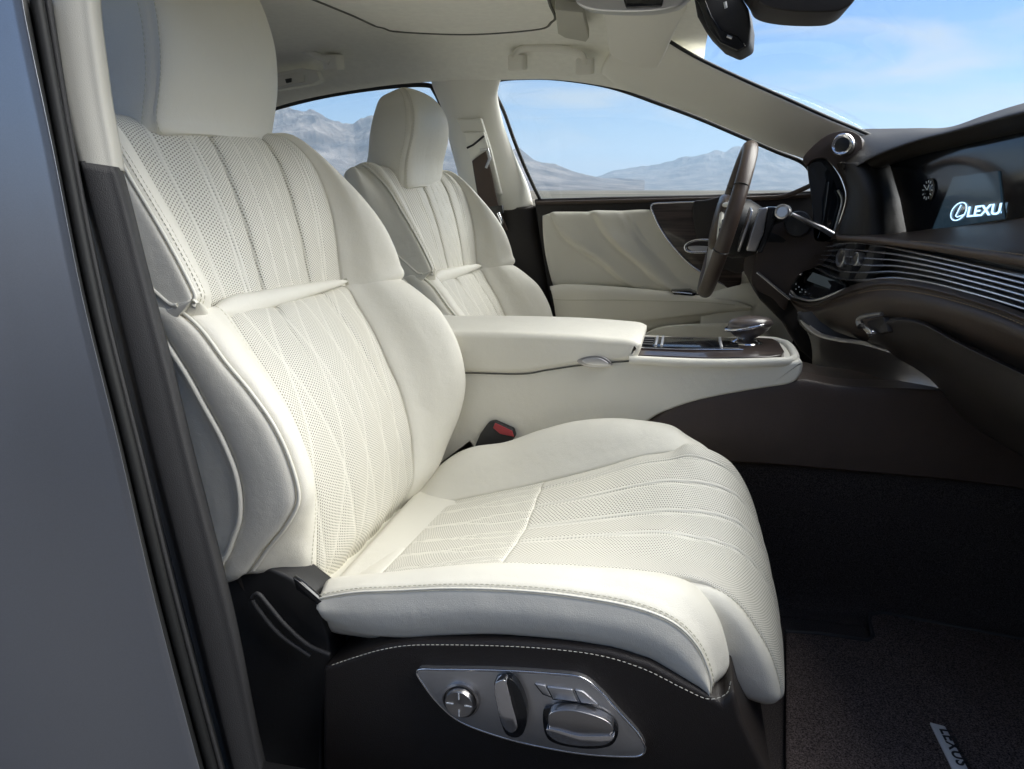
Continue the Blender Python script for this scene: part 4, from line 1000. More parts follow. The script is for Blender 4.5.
    l1 = [(785, 290, -.035), (794, 299.5, -.035), (814, 304, -.03), (846, 292.5, -.025), (871, 285, -.02), (897, 284, -.02), (935, 290, -.02), (987, 305, -.02), (1024, 318.5, -.02), (1100, 349, -.02)]
    l1b = [(785, 292, -.030), (794, 302, -.030), (814, 307, -.026), (846, 296, -.020), (871, 289, -.016), (897, 288, -.016), (935, 294, -.016), (987, 309, -.016), (1024, 323, -.016), (1100, 354, -.016)]
    l2 = [(786, 294, -.035), (795, 305, -.035), (813, 313, -.035), (844, 306, -.03), (870, 302, -.028), (897, 302, -.028), (934, 308, -.028), (985, 322, -.028), (1024, 338, -.028), (1100, 370, -.028)]
    l3 = [(788, 297, -.025), (798, 311, -.025), (814, 324, -.025), (842, 328, -.018), (868, 332, -.012), (895, 332, -.005), (930, 338, .0), (980, 352, .0), (1024, 366, .0), (1100, 400, .0)]
    l4 = [(790, 299, .02), (800, 314, .02), (817, 328, .02), (842, 338, .02), (868, 344, .02), (893, 348, .02), (925, 356, .02), (975, 375, .02), (1024, 395, .02), (1100, 430, .02)]
    for l in (l0, l1, l1b, l2, l3, l4): l.insert(0, (l[0][0]-1, l[0][1]-4, l[0][2]+.03))
    S = Surf(dnet([l0, l1, l1b, l2, l3, l4])); sheet('lower_pad', S, M['brown_pad'], r, 60, 110, thick=.006)
    stitches('dash_stitching', S.ev(np.full(300, 2.25), np.linspace(4.5, 9.9, 300))+S.nrm(np.full(300, 2.25), np.linspace(4.5, 9.9, 300))*.001, M['thread_gold'], r, L=.005, gap=.003, r=.0008)
    # glovebox door
    g0 = [(872, 334, -.0), (880, 322, -.002), (890, 317, -.002), (905, 316, -.002), (926, 321, -.002), (962, 341, -.002), (1024, 371, -.002), (1100, 408, -.002)]
    g1 = [(p[0]-.5, p[1]+3, -.030) for p in g0]; g2 = [(p[0]-1, p[1]+9, -.032) for p in g0]
    g3 = [(868, 341, .0), (882, 345, .0), (896, 352, .0), (915, 358, .0), (940, 368, .0), (975, 395, .0), (1040, 432, .0), (1120, 480, .0)]
    g4 = [(864, 345, .10), (880, 355, .10), (896, 366, .10), (915, 374, .10), (935, 388, .10), (965, 420, .10), (1020, 455, .10), (1100, 500, .10)]
    g1[0] = (870, 337, -.015); g2[0] = (869, 339, -.01)
    gb = sheet('glovebox_door', Surf(dnet([g0, g1, g2, g3, g4])), M['brown_plastic2'], r, 50, 70, thick=.01)
    # latch: curved bright grip with a keyhole button, dark pocket behind
    P = curve([at(x, y, d=-.05) for x, y in ((861, 326), (859, 321), (862, 317.5), (870, 315.5), (882, 314))], 24)
    tube('glovebox_latch', P, np.interp(np.linspace(0, 1, 24), [0, .3, 1], [.007, .006, .0035]), M['darkmetal'], gb, seg=12)
    prism('latch_button', pixd([(861, 327), (864, 325), (871, 331), (871, 334), (867, 334)], -.048), (.01, 0, 0), M['chrome'], gb, bevel=.001)
    prism('latch_pocket', pixd([(866, 322), (873, 319), (882, 317), (887, 325), (888, 332), (880, 334), (872, 332)], -.036), (.012, 0, 0), M['brown_plastic'], gb, bevel=.003)
    # underside and dark back of the dash
    net = dnet([[(790, 300, .05), (850, 345, .05), (915, 372, .12), (1000, 430, .12), (1100, 500, .12)], [(790, 330, .3), (850, 372, .35), (915, 395, .4), (1000, 440, .4), (1100, 500, .4)]])
    sheet('dash_underside', Surf(net), M['black'], r, 10, 20, thick=.01)
    return r
def brushed():
    m = mat('brushed_bronze_metal', (0.20, 0.185, 0.18), 0.32, metal=1.0); n, l = m.node_tree.nodes, m.node_tree.links; b = n['Principled BSDF']
    t = n.new('ShaderNodeTexCoord'); mp_ = n.new('ShaderNodeMapping'); mp_.inputs['Scale'].default_value = (4, 4, 700); l.new(t.outputs['Object'], mp_.inputs[0])
    q = n.new('ShaderNodeTexNoise'); q.inputs['Scale'].default_value = 1.0; q.inputs['Detail'].default_value = 3; l.new(mp_.outputs[0], q.inputs['Vector'])
    r = n.new('ShaderNodeMapRange'); r.inputs['To Min'].default_value = .22; r.inputs['To Max'].default_value = .48; l.new(q.outputs['Fac'], r.inputs['Value']); l.new(r.outputs[0], b.inputs['Roughness'])
    bp = n.new('ShaderNodeBump'); bp.inputs['Distance'].default_value = .0003; l.new(q.outputs['Fac'], bp.inputs['Height']); l.new(bp.outputs[0], b.inputs['Normal']); return m
M['brushed'] = brushed()
M['brushed'].node_tree.nodes['Principled BSDF'].inputs['Base Color'].default_value = (.34, .32, .31, 1)
M['brown_dark_shaded'] = mat('dark_shaded_bronze_leather', (0.020, 0.016, 0.012), 0.55, spec=0.3, bump=[('v', 700, 0.0004)])  # darker bronze leather; the dash cheek's shade is put into this colour
M['brown_plastic2'] = mat('glovebox_brown', (0.024, 0.019, 0.016), 0.38, bump=[('v', 900, 0.0003)])
M['brown_pad'] = mat('brown_pad_leather', (0.055, 0.038, 0.028), 0.40, spec=0.5, bump=[('v', 700, 0.0004)], noise=(20, .08))
M['thread_gold'] = mat('gold_thread', (0.36, 0.27, 0.17), 0.6)
M['slat'] = mat('brushed_slat_metal', (0.85, 0.87, 0.92), 0.26, metal=1.0)
M['screen'] = mat('display_glass', (0.012, 0.016, 0.02), 0.10, emit=((0.10, 0.20, 0.30), 0.05), coat=.5)
dashboard()

def hood():
    r = empty('instrument_hood', (.33, 1.05, .9), 'brown instrument binnacle hood with a round metal-ringed dial knob on its corner', 'instrument hood')
    # body of the hood: outline in side view extruded across the driver side
    o = [(803, 158), (812, 147), (824, 137), (836, 132), (850, 131), (862, 140), (858, 165), (848, 172), (852, 185), (853, 200), (846, 225), (838, 240), (832, 238), (841, 218), (846, 197), (842, 180), (833, 166), (824, 158), (812, 160), (806, 166)]
    P = curve(pix(o, 1.0), 90, closed=True); prism('hood_shell', P, (.085, .30, -.005), M['brown'], r, bevel=.006, segs=3, angle=25)
    o = [(808, 164), (822, 158), (833, 167), (841, 181), (845, 198), (839, 220), (831, 240), (814, 240), (813, 215), (810, 190)]
    prism('instrument_glass', curve(pix(o, 1.03), 60, closed=True), (.02, .09, 0), M['clusterglass'], r, bevel=.002)
    tube('glass_edge', curve(pix([(838, 190), (842, 200), (839, 215), (834, 232)], 1.02), 24), .003, M['satin'], r, seg=8)
    tube('glass_edge', curve(pix([(829, 182), (826, 205), (822, 225), (818, 238)], 1.025), 24), .0022, M['clusterglass'], r, seg=8)
    c = at(843, 145, y=.992); ax = np.array([-.40, -.91, .10])
    k = build('dial_knob', [lathe_arr(c, ax, [(-.03, .0245), (.004, .0245), (.008, .0238), (.010, .021), (.008, .0175)], 48)], M['chrome'], r)
    build('knob_cap', [lathe_arr(c, ax, [(.0, .0176), (.0065, .0176), (.0085, .015), (.009, 0)], 40)], M['black'], k)
    # lower column surround
    o = [(772, 222), (790, 214), (812, 222), (836, 236), (836, 246), (822, 264), (800, 274), (790, 292), (785, 310), (772, 298), (752, 284), (758, 250)]
    prism('column_surround', curve(pix(o, 1.03), 70, closed=True), (.0, .28, 0), M['brown'], r, bevel=.01, segs=3)
    tube('surround_trim', curve(pix([(757, 272), (768, 281), (780, 291), (790, 299)], 1.02), 20), .0040, M['chrome'], r, seg=8)
    o = [(790, 292), (775, 300), (765, 292), (752, 284), (760, 300), (785, 325), (800, 350), (835, 380), (835, 320), (812, 300)]
    prism('knee_panel', pix(o, 1.16), (.0, .28, 0), M['brown_plastic'], r, bevel=.004)
M['clusterglass'] = mat('instrument_glass', (0.012, 0.018, 0.026), 0.10, coat=1.0)
hood()

def climate():
    r = empty('climate_control_panel', (.33, .85, .76), 'small black control panel with knob and tiny white symbols beside the vents', 'control panel')
    o = [(789, 288), (798, 268), (808, 262), (822, 268), (846, 281), (846, 288), (816, 299), (797, 296)]
    ds = [-.028, .0, .02, .03, .02, .0, -.025, -.028]
    P = pixd(o, ds); prism('control_plate', P, (.01, 0, -.012), M['gloss'], r, bevel=.002)
    tube('plate_rim', curve(pixd([(846, 289), (816, 300), (797, 297), (788, 288), (794, 274), (800, 266)], [.0, -.026, -.030, -.03, -.015, .0]), 40), .003, M['satin'], r, seg=8)
    c = at(800, 272, d=-.012); build('control_knob', [lathe_arr(c, (-.5, -.1, .85), [(-.004, .012), (.010, .011), (.012, .009), (.012, 0)], 30)], M['chrome'], r)
    c = at(806, 267, d=.0); build('control_knob', [lathe_arr(c, (-.5, -.1, .85), [(-.004, .009), (.008, .008), (.009, .006), (.009, 0)], 30)], M['satin'], r)
    prism('control_display', pixd([(808, 281), (814, 273), (838, 282), (830, 289)], [-.016, .0, .012, -.006]), (-.003, 0, .002), M['screen2'], r, bevel=.0005)
    mk = []
    for (x, y) in ((796, 284), (799, 287), (802, 289.5), (805.5, 292), (796, 289), (800, 292)):
        mk.append(box_arr(at(x, y, d=-.029), (.002, .005, .003)))
    build('control_symbol', mk, M['white'], r)
M['screen2'] = mat('control_display', (0.03, 0.035, 0.04), 0.3, emit=((0.4, 0.5, 0.55), 0.02))
climate()

def stack():
    r = empty('centre_stack', (.36, .68, .6), 'brushed bronze metal centre stack below the dash with a disc slot', 'centre stack')
    c0 = [(798, 318), (799, 332), (803, 350), (811, 366), (826, 380), (846, 389)]
    net = []
    # vertical-axis curved metal wall: rows top->bottom, columns left->right
    topL = [(797, 312), (801, 322), (815, 334), (835, 340), (862, 344), (890, 352), (920, 362), (960, 380)]
    botL = [(812, 368), (818, 376), (832, 385), (850, 391), (876, 393), (900, 394), (930, 395), (980, 396)]
    Yt = [.86, .82, .78, .73, .67, .63, .60, .55]; Yb = [.84, .80, .76, .715, .66, .62, .59, .54]
    a = [at(p[0], p[1], y=y) for p, y in zip(topL, Yt)]; b = [at(p[0], p[1], y=y) for p, y in zip(botL, Yb)]
    net = [[p*(1-k)+q*k+np.array([.012*math.sin(math.pi*k), 0, 0]) for p, q in zip(a, b)] for k in (0, .25, .5, .75, 1)]
    sheet('stack_wall', Surf(net), M['brushed'], r, 30, 60, thick=.01)
    c = np.array(net[1]); 
    bz = pix([(797, 312), (806, 322), (820, 332), (836, 338), (858, 343), (856, 347), (834, 346), (816, 340), (803, 330), (797, 320)], [.84, .72, .84]); prism('slot_bezel', bz, (.03, 0, .004), M['char'], r, bevel=.003)
    sl = pix([(801, 318), (812, 328), (824, 334), (823, 338), (810, 333), (801, 324)], [.83, .76, .83]); prism('disc_slot', sl-[.004, 0, 0], (.01, 0, 0), M['gloss'], r, bevel=.001)
stack()

# ================================================================== STEERING WHEEL
def wheel():
    t = at(750, 147, y=1.07); b = at(704, 291, y=1.07); c = (t+b)/2
    dv = (t-b); R = np.linalg.norm(dv)/2; dv /= 2*R; yv = np.array([0, 1, 0.]); nv = np.cross(dv, yv); nv /= np.linalg.norm(nv)
    if nv[0] > 0: nv = -nv       # towards the driver (rear)
    r = empty('steering_wheel', tuple(c), 'brown leather steering wheel seen edge-on with metal paddle', 'steering wheel')
    def W(u, v, d): return c+yv*u+dv*v+nv*d
    th = np.linspace(0, 2*np.pi, 96, endpoint=False)
    tube('rim', [W(R*math.cos(a)*.985, R*math.sin(a), 0) for a in th], .0175, M['wheel_leather'], r, seg=18, closed=True, rz=.85)
    for a in (math.radians(200), math.radians(152), math.radians(28), math.radians(-20)):     # leather joints
        cc = W(R*math.cos(a)*.985, R*math.sin(a), 0); tg = np.array(W(-math.sin(a), math.cos(a), 0))-c
        build('rim_seam', [lathe_arr(cc, tg, [(-.0012, .0166), (0, .0180), (.0012, .0166)], 24)], M['black'], r)
    P = curve([W(u, v, d) for u, v, d in ((-.075, .045, -.015), (0, .060, -.012), (.075, .045, -.015), (.085, 0, -.015), (.06, -.055, -.018), (0, -.075, -.02), (-.06, -.055, -.018), (-.085, 0, -.015))], 60, closed=True)
    prism('hub_pad', P, tuple(nv*.045), M['wheel_leather'], r, bevel=.014, segs=5, angle=20)
    for s in (-1, 1):
        tube('spoke', [W(s*.07, .0, .0), W(s*.11, .01, -.004), W(s*.150, .014, -.006), W(s*(R-.008), .018, -.002)], [.022, .018, .016, .014], M['wheel_leather'], r, seg=14, rz=.5)
        tube('spoke_insert', curve([W(s*.075, .03, .02), W(s*.12, .04, .012), W(s*(R-.022), .055, .006), W(s*(R-.02), .0, .006), W(s*(R-.035), -.06, .004), W(s*.12, -.03, .012)], 40, closed=True), .006, M['piping'], r, seg=8, closed=True)
        prism('shift_paddle', [W(s*.09, .045, -.035), W(s*.150, .040, -.035), W(s*.160, .0, -.035), W(s*.150, -.055, -.035), W(s*.095, -.03, -.035)], tuple(-nv*.006), M['darkmetal'], r, bevel=.002)
        for k in range(3): build('wheel_button', [box_arr(W(s*.115, .02-.02*k, .013), (.006, .02, .010))], M['gloss'], r, bevel=.002)
    tube('spoke', [W(0, -.06, .0), W(0, -.12, -.004), W(0, -R+.01, 0)], [.022, .016, .012], M['darkmetal'], r, seg=12, rz=1.6)
    # back cover and column
    build('column_shroud', [lathe_arr(W(0, -.01, -.02), -nv, [(0, .07), (.02, .072), (.05, .062), (.08, .042), (.17, .038), (.26, .04)], 40)], M['black'], r)
    # stalks: wiper (near side) with ringed tip, indicator (far side)
    s0 = W(-.05, .02, -.09)
    tip = at(783, 212, y=.90)
    q = tube('column_stalk', [s0, (s0*.4+tip*.6)+[.01, 0, 0], tip], [.011, .012, .0165], M['black'], r, seg=16)
    ax = (tip-s0)/np.linalg.norm(tip-s0)
    build('stalk_cap', [lathe_arr(tip, (-.35, -.93, .1), [(-.012, .0165), (.006, .0165), (.009, .0155), (.010, .012), (.008, .011), (.008, 0)], 36)], M['darkmetal'], q)
    tube('column_stalk', [at(792, 214, y=.97), at(808, 222, y=.97), at(822, 228, y=.99), at(832, 234, y=1.0)], [.004, .0055, .007, .008], M['darkmetal'], r, seg=12)
    build('stalk_base', [lathe_arr(at(798, 224, y=1.0), (-.2, -1, .1), [(-.05, .03), (.0, .03), (.01, .027), (.012, .02), (.012, 0)], 36)], M['black'], r)
    # near-side paddle block standing proud behind the rim
    prism('paddle_block', pix([(759, 209), (768, 207), (764, 232), (756, 252), (746, 251), (751, 232)], .93), (.0, .02, 0), M['darkmetal'], r, bevel=.003)
    prism('paddle_block', pix([(768, 207), (780, 207), (774, 226), (762, 253), (756, 253), (764, 232)], .94), (.0, .05, 0), M['gloss'], r, bevel=.003)
M['wheel_leather'] = mat('dark_brown_wheel_leather', (0.065, 0.046, 0.036), 0.33, spec=0.5, bump=[('v', 600, 0.0003)])
wheel()

# ================================================================== DRIVER DOOR
def door():
    r = empty('driver_door', (-.1, 1.43, .6), 'driver door panel with pleated cream leather, dark wood trim and armrest', 'car door')
    o = [(534, 199), (600, 197), (700, 195), (816, 191), (830, 200), (830, 300), (810, 380), (700, 420), (560, 400), (556, 330), (548, 290), (540, 240)]
    prism('door_frame', pix(o, 1.44), (0, .05, 0), M['brown_plastic'], r, bevel=.006)
    tube('sill_strip', curve(pix([(536, 203), (620, 201), (700, 199), (780, 197), (815, 195)], 1.432), 30), .006, M['brown'], r, seg=10)
    tube('sill_strip', curve(pix([(735, 199), (760, 198), (785, 196), (812, 185)], 1.40), 20), .007, M['brown_light'], r, seg=10)
    # pleated panel
    rowsp = []
    T_ = [(542, 214), (555, 211), (590, 210), (620, 209), (650, 208), (690, 214), (730, 225), (770, 245)]
    Bm = [(553, 287), (566, 287), (600, 288), (630, 289), (660, 292), (700, 296), (740, 302), (775, 312)]
    for k in (0, .06, .3, .5, .7, .94, 1): rowsp.append([at(a[0]+(b[0]-a[0])*k+(-3*math.sin(math.pi*k) if i == 0 else 0), a[1]+(b[1]-a[1])*k, y=1.425 if k in (0, 1) else 1.408) for i, (a, b) in enumerate(zip(T_, Bm))])
    def rl(w, s, La, Lb):
        x = s*Lb; rr = np.zeros_like(w)
        for s0 in (.02, .20, .36, .50, .62):
            cx = s0+.055/Lb+ (.95*w**2.0+.16*w)*.40; q = (s-cx)*Lb
            amp = .026*np.clip(w*2.5, 0, 1)*np.clip((1.0-w)*2.2, 0, 1)**.8
            rr += amp*(1/(1+np.exp(-q/.008)))*np.exp(-np.clip(q, 0, 9)/.07)-amp*.30*gau(q+.008, .011)
        return rr*np.clip((.43+.24*w+.06*w*w-s)/.06, 0, 1), np.ones_like(w)
    panel('pleated_panel', Surf(rowsp), 0, 6, 0, 7, M['cream'], r, 90, 200, flip=1, edge=.006, rad=.008, relief=rl)
    # wood and its metal edge
    o = [(651, 204), (670, 203), (700, 202), (740, 202), (740, 290), (722, 284), (708, 276), (690, 264), (674, 248), (662, 232), (654, 216)]
    wd = prism('wood_trim', curve(pix(o, 1.398), 80, closed=True), (0, .03, 0), M['wood'], r, bevel=.003)
    tube('wood_trim_edge', curve(pix([(700, 202), (670, 203), (652, 205), (655, 218), (663, 233), (675, 249), (691, 265), (709, 277), (724, 285)], 1.395), 60), .0028, M['chrome'], wd, seg=8)
    o = [(693, 204), (705, 200), (745, 200), (745, 270), (712, 262), (702, 250), (695, 230)]
    prism('handle_recess', curve(pix(o, 1.390), 50, closed=True), (0, .02, 0), M['brown_plastic'], r, bevel=.004)
    tube('inner_handle', curve(pix([(712, 240), (698, 240), (688, 243), (685, 248), (690, 252), (710, 252)], 1.375), 40), [.004]*40, M['chrome'], r, seg=10)
    prism('handle_lever', curve(pix([(688, 247), (700, 246), (716, 248), (716, 253), (695, 252)], 1.380), 30, closed=True), (0, .01, 0), M['satin'], r, bevel=.002)
    # armrest: projecting block
    net = []
    top = [(550, 287), (566, 285), (610, 287), (660, 291), (700, 296), (735, 301), (752, 306)]
    mid = [(553, 299), (566, 300), (610, 300), (660, 301), (700, 302), (735, 305), (752, 308)]
    low = [(556, 318), (566, 319), (610, 320), (650, 319), (690, 315), (725, 311), (750, 309.5)]
    lo2 = [(557, 330), (566, 333), (600, 333), (640, 331), (680, 325), (720, 316), (748, 312)]
    for line, y, dz in ((top, 1.42, 0), (top, 1.36, .0), (mid, 1.345, 0), (low, 1.35, 0), (low, 1.362, -.003), (lo2, 1.375, 0), (lo2, 1.42, -.01)):
        net.append([at(p[0], p[1], y=y)+[0, 0, dz] for p in line])
    sheet('door_armrest', Surf(net), M['cream'], r, 50, 60, thick=.01)
    tube('armrest_seam', curve([at(p[0], p[1], y=1.343) for p in mid[0:6]], 40), .0012, M['thread'], r, seg=6)
    prism('window_switches', pix([(671, 291.5), (690, 291), (697, 294), (694, 296), (674, 294.5)], 1.35), (0, .03, .004), M['gloss'], r, bevel=.001)
    tube('switch_trim', pix([(672, 292), (682, 292.6), (692, 293.8)], 1.345), .0016, M['chrome'], r, seg=6)
    # lower door with map pocket
    net = []
    for line, y in (([(640, 336), (665, 326), (720, 323), (770, 322)], 1.30), ([(641, 337), (665, 329), (720, 328), (770, 328)], 1.29), ([(640, 350), (665, 350), (720, 352), (770, 352)], 1.30), ([(640, 372), (665, 372), (720, 372), (770, 372)], 1.32)):
        net.append([at(p[0], p[1], y=y) for p in line])
    sheet('door_pocket', Surf(net), M['cream'], r, 20, 30, thick=.03)
    net = []
    for line, y in (([(690, 300), (735, 285), (765, 284), (790, 306)], 1.40), ([(700, 312), (740, 300), (770, 300), (795, 316)], 1.37), ([(700, 330), (740, 322), (775, 318), (797, 325)], 1.36), ([(700, 360), (740, 360), (775, 352), (790, 350)], 1.36)):
        net.append([at(p[0], p[1], y=y) for p in line])
    sheet('lower_panel', Surf(net), M['cream_trim'], r, 30, 30, thick=.02)
door()

# ================================================================== CENTRE CONSOLE
M['knob'] = mat('taupe_knob_leather', (0.095, 0.078, 0.072), 0.28, spec=.6, coat=.3)
def console():
    r = empty('centre_console', (-.1, .67, .12), 'cream leather centre console with padded armrest lid and dark wood top plate', 'centre console')
    Y0, Y1 = .56, .765
    body = [(380, 372), (440, 366), (467, 366), (520, 368), (548, 362), (575, 355), (602, 352), (618, 354), (632, 361), (645, 363), (700, 364), (760, 364), (795, 362), (801, 361), (803, 366), (800, 376), (790, 384), (760, 389), (720, 396), (690, 403), (660, 414), (640, 425), (600, 436), (560, 446), (500, 460), (380, 480)]
    rprism('console_body', curve(pix(body, Y0), 170, closed=True), (0, Y1-Y0, 0), M['cream'], r, r=.006)
    # side wall continuing down to the floor behind the cushion
    a = at(350, 455, y=.575); b = at(645, 432, y=.575)
    build('console_base', [box_arr(((a[0]+b[0])/2, (Y0+Y1)/2, (b[2]-.02+.12)/2), (b[0]-a[0], Y1-Y0-.03, b[2]-.12+.06))], M['cream'], r, bevel=.01)
    # armrest lid (rounded)
    prof = [(380, 333), (430, 332), (470, 332), (520, 333), (570, 335), (610, 338), (630, 340), (639, 343), (641, 346), (639, 354), (632, 361), (604, 363), (575, 366), (548, 370), (520, 374), (467, 373), (440, 372), (380, 374)]
    P = curve(pix(prof, Y0-.006), 110, closed=True)
    rprism('armrest_lid', P, (0, Y1-Y0+.012, 0), M['cream'], r, r=.0125)
    tube('lid_gap', curve(pix([(400, 373.5), (467, 373), (520, 374), (548, 370), (575, 366), (604, 363), (632, 361)], Y0-.0008), 80), .0016, M['rim'], r, seg=8)
    # release button
    o = curve(pix([(577, 362), (582, 358), (595, 356), (605, 358), (612, 365), (602, 367.5), (588, 367)], Y0-.009), 40, closed=True)
    prism('release_surround', o, (0, .008, 0), M['darkmetal'], r, bevel=.001)
    o = curve(pix([(582, 361), (588, 358.5), (598, 358), (606, 361.5), (608, 365), (598, 365.5), (588, 364.5)], Y0-.013), 40, closed=True)
    prism('release_button', o, (0, .008, 0), M['satin'], r, bevel=.001)
    # top plate in wood, following the body edge, with rounded white rim at the front
    z = at(640, 361, y=Y0)[2]; x0 = at(630, 356, y=Y0+.012)[0]; x1 = at(786, 361, y=Y0+.02)[0]
    zt = at(700, 362, y=Y0+.01)[2]+.006; zf = at(795, 360, y=Y0+.02)[2]+.006
    def top(u, v, h=0): return np.array([x0+(x1-x0)*u, Y0+.006+(Y1-Y0-.012)*v, .003+zt+(zf-zt)*max(0, u-.45)/.55+h])
    o = [top(0, 0), top(.5, 0), top(.9, .02), top(.97, .08), top(1, .25), top(1, .75), top(.97, .92), top(.9, .98), top(.5, 1), top(0, 1)]
    prism('wood_plate', o, (0, 0, -.02), M['wood'], r, bevel=.002)
    o = [top(.02, .30, .001), top(.72, .30, .001), top(.72, .82, .001), top(.02, .82, .001)]
    tr = prism('storage_tray', o, (0, 0, .004), M['gloss'], r, bevel=.002)
    for uu in (.16, .20, .60): build('tray_divider', [box_arr(top(uu, .56, .007), (.005, .10, .006))], M['satin'], tr, bevel=.001)
    for vv in (.36, .48, .60, .72): build('ridged_grip', [box_arr(top(.08, vv, .007), (.035, .010, .004))], M['char'], tr, bevel=.001)
    tube('tray_trim', [top(.02, .27, .003), top(.3, .27, .003), top(.74, .27, .003)], .002, M['chrome'], tr, seg=8)
    rim = curve([top(.0, -.05, .004), top(.5, -.05, .004), top(.92, -.04, .004), top(1.04, .08, .002), top(1.07, .3, .002), top(1.07, .7, .002), top(1.04, .92, .002), top(.92, 1.04, .004), top(.5, 1.05, .004), top(.0, 1.05, .004)], 90)
    tube('console_rim', rim-[0, 0, .0125], .0085, M['cream'], r, seg=12)
    # shift lever: metal foot and rounded leather knob
    c = top(.80, .62, .0); c = at(746, 347, y=.70); c[2] = top(.8, .6)[2]
    build('lever_foot', [lathe_arr(c+[0, 0, -.004], (0, 0, 1), [(0, .034), (.006, .032), (.010, .024), (.014, .016), (.03, .012)], 40)], M['chrome'], r)
    rr = []
    for h, s, dx in ((.006, .30, .0), (.012, .55, .0), (.022, .84, .002), (.034, 1.08, .004), (.046, 1.16, .006), (.055, 1.0, .006), (.060, .62, .006), (.062, .15, .006)):
        a = np.linspace(0, 2*np.pi, 28, endpoint=False)
        rr.append([c+[dx+math.cos(t)*.040*s*(1.0 if math.cos(t) < 0 else .95), math.sin(t)*.030*s, h*.86+.002+.008*math.cos(t)*s*.3] for t in a])
    V = np.array(rr).reshape(-1, 3); n = 28; Fq = [(i*n+j, i*n+(j+1) % n, (i+1)*n+(j+1) % n, (i+1)*n+j) for i in range(len(rr)-1) for j in range(n)]+[tuple(range(n))[::-1], tuple(range((len(rr)-1)*n, len(rr)*n))]
    k = build('shift_knob', [(V, Fq)], M['knob'], r); sb = k.modifiers.new('s', 'SUBSURF'); sb.levels = sb.render_levels = 2
    tube('knob_trim', curve([c+[math.cos(t)*.043, math.sin(t)*.033, (.036)+math.cos(t)*.010] for t in np.linspace(math.pi*.7, math.pi*1.75, 20)], 40), .0034, M['chrome'], k, seg=8)
console()

# buckle
def buckle():
    r = empty('belt_buckle', (-.36, .545, .40), 'black seat belt buckle with red release button between seat and console', 'belt buckle')
    o = [(474, 448), (480, 434), (488, 423), (494, 421.5), (513, 430), (515, 437), (508, 446), (490, 452)]
    prism('buckle_body', pix(o, .545), (0, .02, 0), M['black'], r, bevel=.003)
    prism('release_button', pix([(495, 423), (512, 431), (514, 437), (500, 434), (493, 428)], .5435), (0, .02, 0), M['red'], r, bevel=.001)
buckle()
tag(build('seat_gap_cover', [prism_arr(pix([(430, 470), (470, 440), (478, 452), (460, 500), (420, 520)], .56), (0, .01, 0))], M['black'], bevel=.001), 'black gap filler at the foot of the backrest beside the console', 'gap filler')

# ================================================================== TUNNEL, FLOOR MAT
def tunnel():
    r = empty('tunnel_trim', (.3, .55, .3), 'brown leather tunnel side below the console running under the dashboard', 'tunnel trim')
    top = [(590, 452), (640, 424), (665, 409), (690, 399), (725, 391), (760, 385), (800, 379), (845, 386), (936, 390), (1020, 400), (1120, 420)]
    bot = [(590, 470), (640, 458), (665, 458), (690, 459), (725, 461), (760, 463), (800, 466), (845, 470), (936, 478), (1020, 488), (1120, 505)]
    Yt = [.575, .572, .57, .57, .57, .57, .57, .57, .57, .58, .60]
    net = [[at(p[0], p[1], y=y)+[0, .06, .0] for p, y in zip(top, Yt)], [at(p[0], p[1], y=y)+[0, .012, .0] for p, y in zip(top, Yt)], [at(p[0], p[1]+3, y=y-.006) for p, y in zip(top, Yt)]]
    for k, dy in ((.3, -.016), (.65, -.026), (.95, -.03)): net.append([at(a[0]+(b[0]-a[0])*k, a[1]+(b[1]-a[1])*k, y=y+dy) for a, b, y in zip(top, bot, Yt)])
    net.append([at(b[0], b[1], y=y-.028) for b, y in zip(bot, Yt)]); net.append([at(b[0], b[1]+2, y=y-.01) for b, y in zip(bot, Yt)])
    sheet('leather_side', Surf(net), M['brown'], r, 50, 80, thick=.02)
    # flat deck of the tunnel under the stack
    d = [at(645, 424, y=.60), at(720, 396, y=.60), at(800, 380, y=.60), at(845, 387, y=.60), at(936, 391, y=.60), at(1120, 415, y=.60)]
    net = [[p+[0, 0, .0] for p in d], [p+[0, .12, .006] for p in d], [p+[0, .26, -.02] for p in d]]
    sheet('tunnel_deck', Surf(net), M['brown'], r, 20, 40, flip=-1, thick=.02)
    a = [at(b[0], b[1], y=.555) for b in bot]
    net = [[p for p in a], [np.array([p[0], .55, p[2]*.5+.06]) for p in a], [np.array([p[0], .53, .13]) for p in a], [np.array([p[0], .48, .118]) for p in a]]
    sheet('carpet_side', Surf(net), M['carpet'], r, 30, 60, thick=.02)
tunnel()
def floor_mat():
    r = empty('floor_mat', (.6, .3, .13), 'dark brown pile floor mat with a notched corner and a metal name badge', 'floor mat')
    zm = .134
    o = [(786, 632), (820, 634), (868, 641), (873, 636), (869, 622), (870, 615), (882, 613), (930, 622), (1024, 640), (1300, 690), (1500, 1200), (800, 1200), (786, 760)]
    P = np.array([at(x, y, z=zm) for x, y in o]); prism('mat_pile', P, (0, 0, -.014), M['mat'], r, bevel=.004)
    tube('mat_binding', np.array([at(x, y, z=zm-.002) for x, y in o[:10]]), .0045, M['char'], r, seg=8)
    q = [(930, 722), (945, 726), (985, 800), (968, 800)]
    b = prism('badge_plate', np.array([at(x, y, z=zm+.003) for x, y in q]), (0, 0, -.004), M['pewter'], r, bevel=.001)
    p0 = at(938.5, 727, z=zm+.0034); p1 = at(973, 795, z=zm+.0034); hh = at(948.5, 726, z=zm+.0034)
    textobj('badge_lettering', 'LEXUS', .024, p0+(p1-p0)*.02, p1-p0, -(at(930, 729, z=zm+.0034)-hh), M['black'], b, .0002, spacing=1.1)
floor_mat()

